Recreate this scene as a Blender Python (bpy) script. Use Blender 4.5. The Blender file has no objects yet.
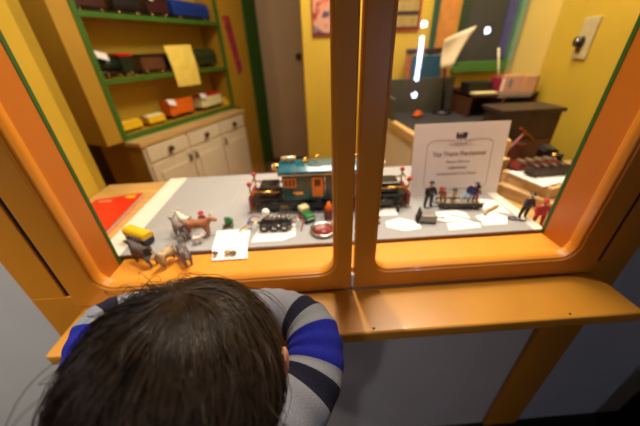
import bpy, bmesh, math, random
import numpy as np
from mathutils import Vector, Matrix, Euler
random.seed(7)
rng = np.random.default_rng(11)
S = bpy.context.scene
COL = S.collection
PI = math.pi

# ------------------------------------------------------------ materials
MATS = {}
def lin(c):
    return tuple(((v/255)/12.92 if v/255 <= .04045 else ((v/255+.055)/1.055)**2.4) for v in c)

def mat(name, rgb, rough=.5, metal=0., var=.12, scale=30., bump=0., coat=0., emit=0., alpha=1., spec=.5, stretch=(1,1,1), linear=False, bscale=None):
    if name in MATS: return MATS[name]
    m = bpy.data.materials.new(name); m.use_nodes = True
    nt = m.node_tree; n = nt.nodes; l = nt.links
    b = n['Principled BSDF']
    c = rgb if linear else lin(rgb)
    tc = n.new('ShaderNodeTexCoord'); mp = n.new('ShaderNodeMapping'); mp.inputs['Scale'].default_value = stretch
    l.new(tc.outputs['Object'], mp.inputs['Vector'])
    no = n.new('ShaderNodeTexNoise'); no.inputs['Scale'].default_value = scale; no.inputs['Detail'].default_value = 5
    l.new(mp.outputs[0], no.inputs['Vector'])
    r = n.new('ShaderNodeValToRGB')
    r.color_ramp.elements[0].position = .3; r.color_ramp.elements[1].position = .7
    r.color_ramp.elements[0].color = (*[v*(1-var) for v in c], 1)
    r.color_ramp.elements[1].color = (*[min(1, v*(1+var)) for v in c], 1)
    l.new(no.outputs['Fac'], r.inputs[0]); l.new(r.outputs[0], b.inputs['Base Color'])
    b.inputs['Roughness'].default_value = rough; b.inputs['Metallic'].default_value = metal
    b.inputs['Coat Weight'].default_value = coat; b.inputs['Specular IOR Level'].default_value = spec
    if bump:
        bn = n.new('ShaderNodeBump'); bn.inputs['Strength'].default_value = bump; bn.inputs['Distance'].default_value = .002
        src = no
        if bscale:
            src = n.new('ShaderNodeTexNoise'); src.inputs['Scale'].default_value = bscale; l.new(mp.outputs[0], src.inputs['Vector'])
        l.new(src.outputs['Fac'], bn.inputs['Height']); l.new(bn.outputs[0], b.inputs['Normal'])
    if emit:
        b.inputs['Emission Color'].default_value = (*c, 1); b.inputs['Emission Strength'].default_value = emit
    MATS[name] = m
    return m

def glass_mat():
    m = bpy.data.materials.new('window glass'); m.use_nodes = True
    nt = m.node_tree; n = nt.nodes; l = nt.links; n.clear()
    o = n.new('ShaderNodeOutputMaterial'); mx = n.new('ShaderNodeMixShader'); fr = n.new('ShaderNodeFresnel')
    ge = n.new('ShaderNodeNewGeometry'); ma = n.new('ShaderNodeMath'); ma.operation = 'MULTIPLY_ADD'
    ma.inputs[1].default_value = -.8333; ma.inputs[2].default_value = 1.5
    l.new(ge.outputs['Backfacing'], ma.inputs[0]); l.new(ma.outputs[0], fr.inputs['IOR'])   # same pane reflectance from both faces
    tr = n.new('ShaderNodeBsdfTransparent'); gl = n.new('ShaderNodeBsdfGlossy'); gl.inputs['Roughness'].default_value = .0
    no = n.new('ShaderNodeTexNoise'); no.inputs['Scale'].default_value = 4
    r = n.new('ShaderNodeValToRGB'); r.color_ramp.elements[0].color = (.97,.98,.97,1); r.color_ramp.elements[1].color = (1,1,1,1)
    l.new(no.outputs['Fac'], r.inputs[0]); l.new(r.outputs[0], tr.inputs[0])
    l.new(fr.outputs[0], mx.inputs[0]); l.new(tr.outputs[0], mx.inputs[1]); l.new(gl.outputs[0], mx.inputs[2]); l.new(mx.outputs[0], o.inputs[0])
    return m

def wood(name, rgb, rough=.45, axis=(1,12,12), var=.25, scale=6, coat=0.):
    return mat(name, rgb, rough, var=var, scale=scale, stretch=axis, bump=.05, coat=coat)

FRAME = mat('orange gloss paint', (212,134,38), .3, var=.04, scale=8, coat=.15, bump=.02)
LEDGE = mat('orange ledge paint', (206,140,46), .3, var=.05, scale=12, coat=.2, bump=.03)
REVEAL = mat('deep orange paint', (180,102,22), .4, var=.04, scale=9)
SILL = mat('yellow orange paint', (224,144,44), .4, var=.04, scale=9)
GREEN = mat('green trim paint', (58,102,28), .45, var=.1)
GREEN2 = mat('dark green trim paint', (34,82,22), .5, var=.1)
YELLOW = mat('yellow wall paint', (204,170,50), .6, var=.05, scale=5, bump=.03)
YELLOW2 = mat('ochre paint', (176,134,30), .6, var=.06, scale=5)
GREYW = mat('grey wall paint', (196,190,184), .65, var=.04, scale=6, bump=.04, bscale=120)
CEIL = mat('ceiling paint', (210,190,140), .8)
FLOORH = mat('dark hall carpet', (34,26,26), .95, var=.2, scale=200, bump=.2)
FLOORI = mat('maroon carpet', (120,30,24), .9, var=.2, scale=150, bump=.2)
BEIGE = mat('beige door paint', (196,168,130), .55, var=.05, scale=4)
CREAM = mat('cream cabinet paint', (222,206,172), .5, var=.04)
TANWOOD = wood('tan wood', (198,160,100))
COUNTERW = wood('oak counter wood', (200,158,92), .4)
BROWNE = wood('brown edge wood', (106,66,30))
FELT = mat('grey felt', (158,156,155), .9, var=.07, scale=160, bump=.15)
WHITEB = mat('white board paint', (226,218,202), .6, var=.04, scale=14)
PAPER = mat('white paper', (238,234,228), .7, var=.02, scale=20)
SIGNP = mat('sign paper', (234,224,222), .75, var=.02, scale=10)
INK = mat('dark ink', (60,48,44), .7)
INKG = mat('grey ink', (150,132,126), .7)
BLACK = mat('black enamel', (22,20,22), .3, var=.2)
DARK = mat('dark grey metal', (56,52,50), .45, .5, var=.2)
STEEL = mat('bright steel', (190,186,178), .25, 1., var=.08)
BRASS = mat('polished brass', (226,176,84), .22, 1., var=.08)
TEAL = mat('teal enamel', (20,78,76), .25, var=.06, coat=.4)
TEALR = mat('teal roof enamel', (6,88,104), .16, var=.05, coat=.7)
RED = mat('red enamel', (176,26,22), .35, var=.1)
REDB = mat('red brown enamel', (138,38,22), .4, var=.1)
ORANGE = mat('orange enamel', (222,104,18), .4, var=.08)
ORWIN = mat('orange brass window', (226,140,62), .35, .25, var=.15)
YEL = mat('yellow enamel', (238,190,30), .35, var=.08)
BLUE = mat('blue enamel', (18,52,128), .3, var=.1, coat=.3)
GRN = mat('green enamel', (20,110,52), .35, var=.1)
OLIVE = mat('olive green enamel', (48,56,22), .4, var=.1)
LCREAM = mat('pale cream enamel', (230,220,160), .4, var=.06)
BROWNFUR = mat('brown animal paint', (156,92,44), .6, var=.2, scale=60)
GREYFUR = mat('grey animal paint', (122,108,92), .7, var=.3, scale=60)
DGREYFUR = mat('dark grey animal paint', (84,74,70), .7, var=.35, scale=60)
TANFUR = mat('tan animal paint', (188,156,108), .7, var=.25, scale=50)
WHITEFUR = mat('white animal paint', (226,212,196), .7, var=.12, scale=60)
SKIN = mat('skin', (226,160,128), .5, var=.06, scale=40)
SKINT = mat('toy skin', (220,160,120), .5)
HAIR = mat('dark brown hair', (.044,.025,.0135), .34, var=.35, scale=60, linear=True, spec=.45)
HAIRB = mat('brown hair base', (.03,.016,.008), .6, var=.3, scale=120, linear=True)
KNIT = mat('grey heather knit', (140,142,152), .95, var=.22, scale=800, bump=.5)
NAVY = mat('navy knit', (16,16,40), .95, var=.25, scale=420, bump=.6)
ROYAL = mat('royal blue knit', (18,28,150), .95, var=.2, scale=420, bump=.6)
DENIM = mat('dark denim', (34,44,70), .9, var=.2, scale=200, bump=.3)
SHOE = mat('brown shoe leather', (60,42,30), .5)
DARKWOOD = wood('dark walnut', (46,29,18), .5)
REDWOOD = wood('red brown mahogany', (82,44,24), .45)
SLATE = mat('blackboard slate', (58,58,48), .8, var=.12, scale=7)
BLKMAT = mat('charcoal mat', (30,27,25), .8, var=.12, scale=14)
OLIVEB = mat('olive grey cloth', (74,70,54), .85, var=.12, scale=20)
GLASS = glass_mat()
BULB = mat('cool white bulb', (205,215,255), .5, emit=55.)
LITW = mat('lit doorway glass', (255,206,150), .5, emit=2.3)

# ------------------------------------------------------------ mesh builder
class MB:
    def __init__(s): s.bm = bmesh.new(); s.i = 0
    def m(s, i): s.i = i; return s
    def _fin(s, vs, M=None, smooth=False):
        fs = set()
        for v in vs:
            if M is not None: v.co = M @ v.co
            for f in v.link_faces: fs.add(f)
        for f in fs: f.material_index = s.i; f.smooth = smooth
        return s
    def box(s, c, d, rot=None, bev=0.):
        vs = bmesh.ops.create_cube(s.bm, size=1)['verts']
        for v in vs: v.co = Vector((v.co.x*d[0], v.co.y*d[1], v.co.z*d[2]))
        if bev:
            es = list({e for v in vs for e in v.link_edges})
            r = bmesh.ops.bevel(s.bm, geom=es, offset=bev, segments=2, affect='EDGES', profile=.5)
            vs = list({v for f in r['faces'] for v in f.verts} | {v for v in vs if v.is_valid})
        M = Matrix.Translation(c)
        if rot: M = M @ Euler(rot).to_matrix().to_4x4()
        return s._fin(vs, M)
    def bx(s, x0, x1, y0, y1, z0, z1, bev=0.):
        return s.box(((x0+x1)/2, (y0+y1)/2, (z0+z1)/2), (abs(x1-x0), abs(y1-y0), abs(z1-z0)), None, bev)
    def cyl(s, p0, p1, r0, r1=None, seg=16, smooth=True, caps=True):
        p0 = Vector(p0); p1 = Vector(p1); d = p1-p0; L = d.length
        vs = bmesh.ops.create_cone(s.bm, cap_ends=caps, segments=seg, radius1=r0, radius2=r0 if r1 is None else r1, depth=L)['verts']
        q = d.to_track_quat('Z', 'Y').to_matrix().to_4x4()
        s._fin(vs, Matrix.Translation((p0+p1)/2) @ q, smooth)
        return s
    def sph(s, c, r, sc=(1,1,1), seg=16, rot=None):
        vs = bmesh.ops.create_uvsphere(s.bm, u_segments=seg, v_segments=max(6, seg*2//3), radius=r)['verts']
        M = Matrix.Translation(c)
        if rot: M = M @ Euler(rot).to_matrix().to_4x4()
        return s._fin(vs, M @ Matrix.Diagonal((*sc, 1)), True)
    def lathe(s, prof, c=(0,0,0), seg=24, rot=None):
        rings = []; vs = []
        for r, z in prof:
            ring = [s.bm.verts.new((r*math.cos(2*PI*k/seg), r*math.sin(2*PI*k/seg), z)) for k in range(seg)]
            rings.append(ring); vs += ring
        for a, b in zip(rings, rings[1:]):
            for k in range(seg): s.bm.faces.new((a[k], a[(k+1)%seg], b[(k+1)%seg], b[k]))
        s.bm.faces.new(list(reversed(rings[0]))); s.bm.faces.new(rings[-1])
        M = Matrix.Translation(c)
        if rot: M = M @ Euler(rot).to_matrix().to_4x4()
        return s._fin(vs, M, True)
    def tube(s, pts, r, seg=8, matf=None, closed=False):
        pts = [Vector(p) for p in pts]; n = len(pts)
        rr = r if isinstance(r, (list, tuple)) else [r]*n
        rings = []; prev = None
        for i, p in enumerate(pts):
            t = (pts[(i+1) % n if closed else min(i+1, n-1)] - pts[(i-1) % n if closed else max(i-1, 0)]).normalized()
            if prev is None:
                a = t.orthogonal().normalized()
            else:
                a = (prev - t*prev.dot(t)).normalized()
            prev = a; b = t.cross(a)
            rings.append([s.bm.verts.new(p + (a*math.cos(2*PI*k/seg) + b*math.sin(2*PI*k/seg))*rr[i]) for k in range(seg)])
        for i, (a, b) in enumerate(zip(rings, rings[1:] + ([rings[0]] if closed else []))):
            for k in range(seg):
                f = s.bm.faces.new((a[k], a[(k+1)%seg], b[(k+1)%seg], b[k])); f.smooth = True
                f.material_index = s.i if matf is None else matf(i)
        if not closed:
            for f in (s.bm.faces.new(list(reversed(rings[0]))), s.bm.faces.new(rings[-1])): f.material_index = s.i if matf is None else 0
        return s
    def prism(s, poly, axis, a0, a1):
        # poly in 2D, extruded along axis ('x','y','z')
        def P(u, v, w):
            return {'x': (w, u, v), 'y': (u, w, v), 'z': (u, v, w)}[axis]
        A = [s.bm.verts.new(P(u, v, a0)) for u, v in poly]; B = [s.bm.verts.new(P(u, v, a1)) for u, v in poly]
        n = len(poly)
        for k in range(n): s.bm.faces.new((A[k], A[(k+1)%n], B[(k+1)%n], B[k])).material_index = s.i
        s.bm.faces.new(list(reversed(A))).material_index = s.i; s.bm.faces.new(B).material_index = s.i
        return s
    def build(s, name, mats, parent=None, loc=(0,0,0), rot=(0,0,0), bevel=0.):
        bmesh.ops.recalc_face_normals(s.bm, faces=s.bm.faces)
        me = bpy.data.meshes.new(name); s.bm.to_mesh(me); s.bm.free()
        for m in (mats if isinstance(mats, (list, tuple)) else [mats]): me.materials.append(m)
        o = bpy.data.objects.new(name, me); COL.objects.link(o)
        o.location = loc; o.rotation_euler = rot
        if parent: o.parent = parent
        if bevel:
            b = o.modifiers.new('b', 'BEVEL'); b.width = bevel; b.segments = 2; b.limit_method = 'ANGLE'; b.angle_limit = .6
        return o

def thing(name, label, cat, loc=(0,0,0), rz=0., group=None, rot=None):
    o = bpy.data.objects.new(name, None); COL.objects.link(o); o.empty_display_size = .02
    o.location = loc; o.rotation_euler = rot or (0, 0, rz)
    o['label'] = label; o['category'] = cat
    if group: o['group'] = group
    return o
def tag(o, label, cat, group=None):
    o['label'] = label; o['category'] = cat
    if group: o['group'] = group
    return o
def struct(o):
    o['kind'] = 'structure'; return o
def copy_tree(o, parent=None):
    c = o.copy(); COL.objects.link(c)
    if parent: c.parent = parent
    for ch in list(o.children): copy_tree(ch, c)
    return c

def skin_mesh(name, verts, edges, radii, root=0, sub=2):
    me = bpy.data.meshes.new(name); me.from_pydata([tuple(v) for v in verts], edges, [])
    o = bpy.data.objects.new(name, me); COL.objects.link(o)
    o.modifiers.new('s', 'SKIN').use_smooth_shade = True
    for i, r in enumerate(radii):
        d = me.skin_vertices[0].data[i]; d.radius = (r, r) if not isinstance(r, tuple) else r; d.use_root = (i == root)
    u = o.modifiers.new('u', 'SUBSURF'); u.levels = sub; u.render_levels = sub
    dg = bpy.context.evaluated_depsgraph_get()
    out = bpy.data.meshes.new_from_object(o.evaluated_get(dg))
    bpy.data.objects.remove(o); bpy.data.meshes.remove(me)
    out.name = name
    return out
def mesh_obj(name, me, mats, parent=None, loc=(0,0,0), rot=(0,0,0)):
    me.materials.clear()
    for m in (mats if isinstance(mats, (list, tuple)) else [mats]): me.materials.append(m)
    for p in me.polygons: p.use_smooth = True
    o = bpy.data.objects.new(name, me); COL.objects.link(o); o.location = loc; o.rotation_euler = rot
    if parent: o.parent = parent
    return o
def text_mesh(name, txt, size, m, parent, loc, rot, align='CENTER', ext=.0002, xs=1.):
    cu = bpy.data.curves.new(name, 'FONT'); cu.body = txt; cu.size = size; cu.align_x = align; cu.align_y = 'CENTER'; cu.extrude = ext
    t = bpy.data.objects.new(name, cu); COL.objects.link(t)
    dg = bpy.context.evaluated_depsgraph_get()
    me = bpy.data.meshes.new_from_object(t.evaluated_get(dg)); bpy.data.objects.remove(t); bpy.data.curves.remove(cu)
    o = mesh_obj(name, me, m, parent, loc, rot); o.scale = (xs, 1, 1)
    for p in me.polygons: p.use_smooth = False
    return o

def rrect(x0, x1, z0, z1, r, k=6):
    pts = []
    for cx, cz, a0 in ((x1-r, z0+r, -PI/2), (x1-r, z1-r, 0), (x0+r, z1-r, PI/2), (x0+r, z0+r, PI)):
        for i in range(k+1):
            a = a0 + PI/2*i/k; pts.append((cx+r*math.cos(a), cz+r*math.sin(a)))
    return pts
def ring_plate(outer, inner, r, y0, y1, k=6):
    """frame plate lying in the xz plane: rectangle with a rounded rectangular hole"""
    X0, X1, Z0, Z1 = outer; x0, x1, z0, z1 = inner
    ip = rrect(x0, x1, z0, z1, r, k); op = []
    cs = [(X1, Z0, x1-r, Z0, X1, z0+r), (X1, Z1, X1, z1-r, x1-r, Z1), (X0, Z1, x0+r, Z1, X0, z1-r), (X0, Z0, X0, z0+r, x0+r, Z0)]
    for cx, cz, ax, az, bx_, bz in cs:
        for i in range(k+1):
            t = i/k
            if t <= .5: op.append((ax+(cx-ax)*t*2, az+(cz-az)*t*2))
            else: op.append((cx+(bx_-cx)*(t-.5)*2, cz+(bz-cz)*(t-.5)*2))
    b = MB(); bm = b.bm; n = len(ip)
    L = [[bm.verts.new((x, y, z)) for x, z in pp] for y in (y0, y1) for pp in (ip, op)]
    i0, o0, i1, o1 = L
    for j in range(n):
        q = (j+1) % n
        for A, B in ((i0, o0), (o0, o1), (o1, i1), (i1, i0)):
            bm.faces.new((A[j], A[q], B[q], B[j]))
    return b

# ============================================================ THE SETTING
# grey hall wall with the opening of the display window
WZ0, WZ1 = .672, 1.80
wx0, wx1 = -.428, .545
FZH = -.075
b = MB(); b.bx(-3.0, wx0, .41, .475, FZH, 2.6).bx(wx1, 1.02, .41, .475, FZH, 2.6).bx(wx0, wx1, .41, .475, FZH, WZ0).bx(wx0, wx1, .41, .475, WZ1, 2.6)
struct(b.build('wall_front', GREYW))
struct(MB().bx(1.02, 1.06, -.30, .475, FZH, 2.6).build('wall_hall_right', mat('dark brown wall', (18,14,14), .8)))
struct(MB().bx(-3, 1.4, .475, 3.3, -.04, 0).build('floor_inner', FLOORI))
struct(MB().bx(-3, 4.2, -2.7, .475, FZH-.04, FZH).build('floor', FLOORH))
struct(MB().bx(-3, 1.02, .400, .41, FZH, FZH+.035).build('baseboard_front', mat('black baseboard', (26,24,24), .6)))
# remove clash: baseboard is short of the posts
# display room
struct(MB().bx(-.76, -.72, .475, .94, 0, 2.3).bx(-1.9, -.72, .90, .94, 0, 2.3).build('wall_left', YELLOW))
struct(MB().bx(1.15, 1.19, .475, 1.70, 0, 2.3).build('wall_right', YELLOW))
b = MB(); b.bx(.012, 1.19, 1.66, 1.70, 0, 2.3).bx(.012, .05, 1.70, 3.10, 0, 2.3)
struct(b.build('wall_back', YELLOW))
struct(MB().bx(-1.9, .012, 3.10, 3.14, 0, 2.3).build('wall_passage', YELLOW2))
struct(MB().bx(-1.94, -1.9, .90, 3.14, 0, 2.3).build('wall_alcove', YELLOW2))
struct(MB().bx(-1.94, 1.19, .475, 3.14, 2.3, 2.34).build('ceiling', CEIL))
# reveal panels, sill, green edges (window trim)
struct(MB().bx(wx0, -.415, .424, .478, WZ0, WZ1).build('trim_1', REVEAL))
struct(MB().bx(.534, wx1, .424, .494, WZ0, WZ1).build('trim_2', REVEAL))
struct(MB().bx(-.415, .534, .424, .4975, .660, .682, .001).build('trim_3', SILL))
struct(MB().bx(-.424, -.414, .478, .486, .682, WZ1).build('trim_4', GREEN2))
struct(MB().bx(.533, .541, .494, .502, .682, WZ1).build('trim_5', GREEN2))
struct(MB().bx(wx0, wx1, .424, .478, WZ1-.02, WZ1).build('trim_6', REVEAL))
# posts either side of the window, running down to the floor
def post(name, xo, xi, xs):
    b = MB(); b.bx(xo, xs, .40, .412, .676, 2.0).bx(xo, xi, .40, .412, FZH+.035, .676)
    return struct(b.build(name, FRAME, bevel=.0015))
post('trim_7', -.541, -.43, -.4755)
post('trim_8', .649, .5375, .586)
struct(MB().bx(-.4755, .586, .40, .412, 1.83, 2.0).build('trim_9', FRAME, bevel=.0015))
struct(MB().bx(-.4754, -.4657, .4035, .4098, .676, 1.83).build('slit_shade_left', mat('black slit shade', (10,9,8), .9)))  # black strip paints the shade inside the left casing slit
struct(MB().bx(.5758, .5859, .4035, .4098, .676, 1.83).build('slit_shade_right', mat('black slit shade', (10,9,8), .9)))  # same painted shade in the right casing slit
# the two window sashes
def window(n, x0, x1, ix0, ix1):
    w = bpy.data.objects.new('window_%d' % n, None); COL.objects.link(w); w.empty_display_size = .02
    w.location = ((x0+x1)/2, .41, .65); struct(w)
    off = (-(x0+x1)/2, -.41, -.65)
    ring_plate((x0, x1, .6482, 1.82), (ix0, ix1, .688, 1.76), .032, .398, .420, 8).build('sash', FRAME, w, off, bevel=.003)
    ring_plate((ix0-.008, ix1+.008, .680, 1.768), (ix0+.004, ix1-.004, .692, 1.756), .028, .4015, .4235, 8).build('glazing_bead', FRAME, w, off, bevel=.0025)
    ring = rrect(ix0+.002, ix1-.002, .690, 1.758, .028, 8)
    MB().prism(ring, 'y', .411, .415).build('glass_pane', GLASS, w, off)
    return w
w1 = window(1, -.4655, .0730, -.412, .0425)
window(2, .0782, .5755, .115, .524)
# white latch tape in the gap between the sashes
MB().bx(.0731-w1.location.x, .0781-w1.location.x, .4005-.41, .403-.41, .002, .034).build('latch_strip', mat('white tape', (226,222,216), .6), w1)

# ledge below the window
lp = []
def arc(cx, cy, r, a0, a1, k=6): return [(cx+r*math.cos(a0+(a1-a0)*i/k), cy+r*math.sin(a0+(a1-a0)*i/k)) for i in range(k+1)]
lp += arc(-.452+.008, .295+.008, .008, PI, 1.5*PI) + arc(.583-.006, .295+.006, .006, 1.5*PI, 2*PI) + arc(.583-.018, .399-.018, .018, 0, PI/2) + [(-.452, .399)]
led = thing('window_ledge', 'long orange wooden ledge under the two window panes', 'ledge', (.065, .399, .648))
MB().prism([(x-.065, y-.399) for x, y in lp], 'z', -.024, 0).build('ledge_board', LEDGE, led, bevel=.004)
for x in (.098, -.3, .45): MB().sph((x-.065, .304-.399, .0002), .0022, (1,1,.5), 10).build('screw_head', mat('dark screw', (70,40,20), .4, .6), led)

# ============================================================ DISPLAY COUNTER
ct = thing('display_counter', 'oak topped counter running behind the window', 'counter', (.2, .72, 0))
MB().bx(-.915, .945, -.2215, .23, .64, .67, .002).build('counter_top', COUNTERW, ct)
MB().bx(-.91, .94, -.20, .215, .0, .64).build('counter_body', YELLOW2, ct)
bd = thing('felt_board', 'grey felt topped board with white borders on the counter', 'board', (.03, .715, .67))
MB().bx(-.513, .513, -.214, .215, .0, .0165).build('edge_frame', BROWNE, bd, bevel=.001)
MB().bx(-.455, .486, -.2125, .2135, .0165, .0195).build('felt_top', FELT, bd)
for x0, x1 in ((-.5115, -.455), (.486, .5115)): MB().bx(x0, x1, -.2125, .2135, .0165, .0198).build('border_strip', WHITEB, bd)
TZ = .6897

# ============================================================ TOY BUILDERS
def wheel_mb(x, y, r, w=.006):
    b = MB(); b.cyl((x, y-w/2, r), (x, y+w/2, r), r, seg=18); b.m(1).cyl((x, y-w/2-.001, r), (x, y+w/2+.001, r), r*.45, seg=12)
    return b
def toy_car(name, label, cat, loc, rz, L, W, H, body, roof, style='box', group=None, tagcard=False, wheels=True):
    t = thing(name, label, cat, loc, rz, group)
    z0 = H*.22
    MB().bx(-L/2, L/2, -W*.42, W*.42, z0*.6, z0, .001).build('underframe', BLACK, t)
    if wheels:
        for sx in (-.33, .33):
            for sy in (-.4, .4): wheel_mb(sx*L, sy*W, z0*.55, W*.1).build('wheel', [BLACK, BRASS], t)
    if style == 'box':
        b = MB(); b.bx(-L*.47, L*.47, -W/2, W/2, z0, H*.86, .0015)
        for k in (-1, 0, 1): b.bx(k*L*.28-L*.07, k*L*.28+L*.07, -W/2-.0012, W/2+.0012, z0+H*.12, H*.74)
        b.build('car_body', body, t)
        MB().prism([(-W*.54, H*.85), (W*.54, H*.85), (W*.34, H*.96), (0, H), (-W*.34, H*.96)], 'x', -L*.49, L*.49).build('roof', roof, t)
    elif style == 'engine':
        MB().cyl((-L*.45, 0, H*.55), (L*.12, 0, H*.55), H*.27, seg=20).build('boiler', body, t)
        MB().bx(L*.1, L*.42, -W*.46, W*.46, z0, H*.86, .002).build('cab', body, t)
        MB().prism([(-W*.52, H*.85), (W*.52, H*.85), (W*.3, H*.97), (-W*.3, H*.97)], 'x', L*.07, L*.46).build('roof', roof, t)
        MB().cyl((-L*.36, 0, H*.78), (-L*.36, 0, H*1.02), H*.08, H*.1).build('chimney', body, t)
        MB().sph((-L*.1, 0, H*.82), H*.1).build('steam_dome', BRASS, t)
    elif style == 'round':
        pr = [(-W/2, z0), (W/2, z0), (W/2, H*.6)] + [(W/2*math.cos(a), H*.6+H*.4*math.sin(a)) for a in [PI*k/10 for k in range(1, 10)]] + [(-W/2, H*.6)]
        MB().prism(pr, 'x', -L*.48, L*.48).build('car_body', body, t, bevel=.003)
        b = MB()
        for k in range(5): b.bx(-L*.4+k*L*.17, -L*.4+k*L*.17+L*.1, -W/2-.001, W/2+.001, H*.42, H*.62)
        b.build('window_strip', roof, t)
    elif style == 'gondola':
        b = MB(); b.bx(-L*.47, L*.47, -W/2, W/2, z0, z0+.003)
        for s_ in (-1, 1): b.bx(-L*.47, L*.47, s_*W/2-.001, s_*W/2+.001, z0, H*.7).bx(s_*L*.47-.001, s_*L*.47+.001, -W/2, W/2, z0, H*.7)
        b.build('car_body', body, t)
        b = MB()
        for k in range(4): b.cyl((-L*.33+k*L*.22, -W*.4, H*.66), (-L*.33+k*L*.22, W*.4, H*.66), H*.2, seg=12)
        b.build('load', roof, t)
    for s_ in (-1, 1): MB().tube([(s_*L/2, 0, z0*.8), (s_*(L/2+.008), 0, z0*.8), (s_*(L/2+.012), 0, z0*1.1)], .0018, 6).build('coupler', DARK, t)
    if tagcard: MB().box((-L*.36, -W*.5-.006, H*.9), (L*.3, .001, H*.32), (-.5, .25, .1)).build('price_tag', PAPER, t)
    return t

FIG_V = [(0,0,.030), (0,0,.040), (0,0,.048), (0,0,.052), (0,0,.0575), (-.007,0,.030), (-.008,0,.016), (-.009,0,.002), (.007,0,.030), (.008,0,.016), (.009,0,.002), (-.010,0,.047), (-.014,-.002,.038), (-.012,-.008,.031), (.010,0,.047), (.014,-.002,.038), (.012,-.008,.031), (-.009,-.006,.001), (.009,-.006,.001)]
FIG_E = [(0,1), (1,2), (2,3), (3,4), (0,5), (5,6), (6,7), (0,8), (8,9), (9,10), (2,11), (11,12), (12,13), (2,14), (14,15), (15,16), (7,17), (10,18)]
FIG_R = [.0075, .007, .0072, .0032, .0058, .0052, .0042, .0034, .0052, .0042, .0034, .004, .0034, .0028, .004, .0034, .0028, .0028, .0028]
fig_cache = {}
def toy_figure(label, loc, rz, coat, legs=None, hat=None, h=.062, lean=(0,0), seated=False, group='tiny toy figures'):
    t = thing('toy_figure', label, 'figurine', loc, group=group, rot=(lean[0], lean[1], rz))
    k = h/.064
    if seated not in fig_cache:
        V = [list(v) for v in FIG_V]
        if seated:
            for i in (6, 9): V[i][1] = -.016; V[i][2] = .028
            for i in (7, 10): V[i][1] = -.017; V[i][2] = .014
            for i in (17, 18): V[i][1] = -.024; V[i][2] = .012
            for v in V: v[2] -= .012
        fig_cache[seated] = skin_mesh('figure_body', V, FIG_E, FIG_R)
    me = fig_cache[seated].copy()
    o = mesh_obj('figure_body', me, [coat, legs or BLACK, SKINT], t); o.scale = (k, k, k)
    off = -.012 if seated else 0
    for p in me.polygons:
        z = p.center.z - off
        p.material_index = 2 if z > .0515 else (1 if z < .029 else 0)
    b = MB(); b.lathe([(.0075, 0), (.0078, .001), (.0052, .0014), (.005, .005), (.003, .0058)], (0, 0, (.0605+off)*k), 12)
    b.build('hat', hat or BLACK, t)
    return t

def quadruped(name, label, cat, loc, rz, L, H, furs, horns=False, ears=.5, tail='thin', neckup=.6, headmat=None, fat=1., group='toy animals', rot=None):
    """small plaster animal: body along +x, one continuous body mesh with its tail, ears and horns as parts"""
    t = thing(name, label, cat, loc, rz, group, rot)
    bh = H*.62; r = H*.19*fat
    hx = L*.5; hz = bh + H*.38*neckup
    V = [(-L*.32, 0, bh), (-L*.1, 0, bh*.97), (L*.14, 0, bh*.98), (L*.3, 0, bh*1.05), (L*.4, 0, (bh+hz)/2+H*.05), (hx*.95, 0, hz+H*.06), (hx*1.15, 0, hz-H*.01), (hx*1.32, 0, hz-H*.07)]
    E = [(i, i+1) for i in range(7)]
    R = [r*.95, r*1.02, r*1.0, r*.9, r*.6, r*.55, r*.45, r*.3]
    for sx, front in ((-.32, 0), (.28, 1)):
        for sy in (-1, 1):
            i = len(V); y = sy*r*.6
            if front: V += [(L*sx, y, bh*.7), (L*sx+.1*r, y, bh*.38), (L*sx, y, bh*.12), (L*sx+.3*r, y, H*.03)]
            else: V += [(L*sx+.2*r, y, bh*.72), (L*sx+.35*r, y, bh*.5), (L*sx-.4*r, y, bh*.3), (L*sx-.1*r, y, H*.03)]
            E += [(3 if front else 0, i), (i, i+1), (i+1, i+2), (i+2, i+3)]
            R += [r*.55, r*.34, r*.24, r*.26]
    me = skin_mesh('animal_body', V, E, R, root=1)
    o = mesh_obj('animal_body', me, furs, t)
    if len(furs) > 1:
        for p in me.polygons:
            c = p.center
            if math.sin(c.x*190/ (L/.06))*math.cos(c.z*230/(H/.04)+c.y*150) > .25: p.material_index = 1
    for sy in (-1, 1):
        MB().sph((hx*.88, sy*r*.55, hz+H*.14), r*.28, (.5, .5, 1.5*ears*2), 10, (sy*-.5, -.2, 0)).build('ear', furs[0], t)
        if horns: MB().tube([(hx*.95, sy*r*.3, hz+H*.14), (hx*.97, sy*r*.75, hz+H*.2), (hx*1.05, sy*r*.85, hz+H*.28)], [r*.13, r*.1, r*.03], 8).build('horn', LCREAM, t)
    tp = [(-L*.34, 0, bh*1.15), (-L*.43, 0, bh*1.05), (-L*.45, 0, bh*.7), (-L*.44, 0, bh*.45)] if tail == 'thin' else [(-L*.34, 0, bh*1.1), (-L*.45, 0, bh*1.25), (-L*.5, 0, bh*1.5)]
    MB().tube(tp, [r*.2, r*.16, r*.14, r*.2][:len(tp)], 8).build('tail', furs[0], t)
    return t

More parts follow.
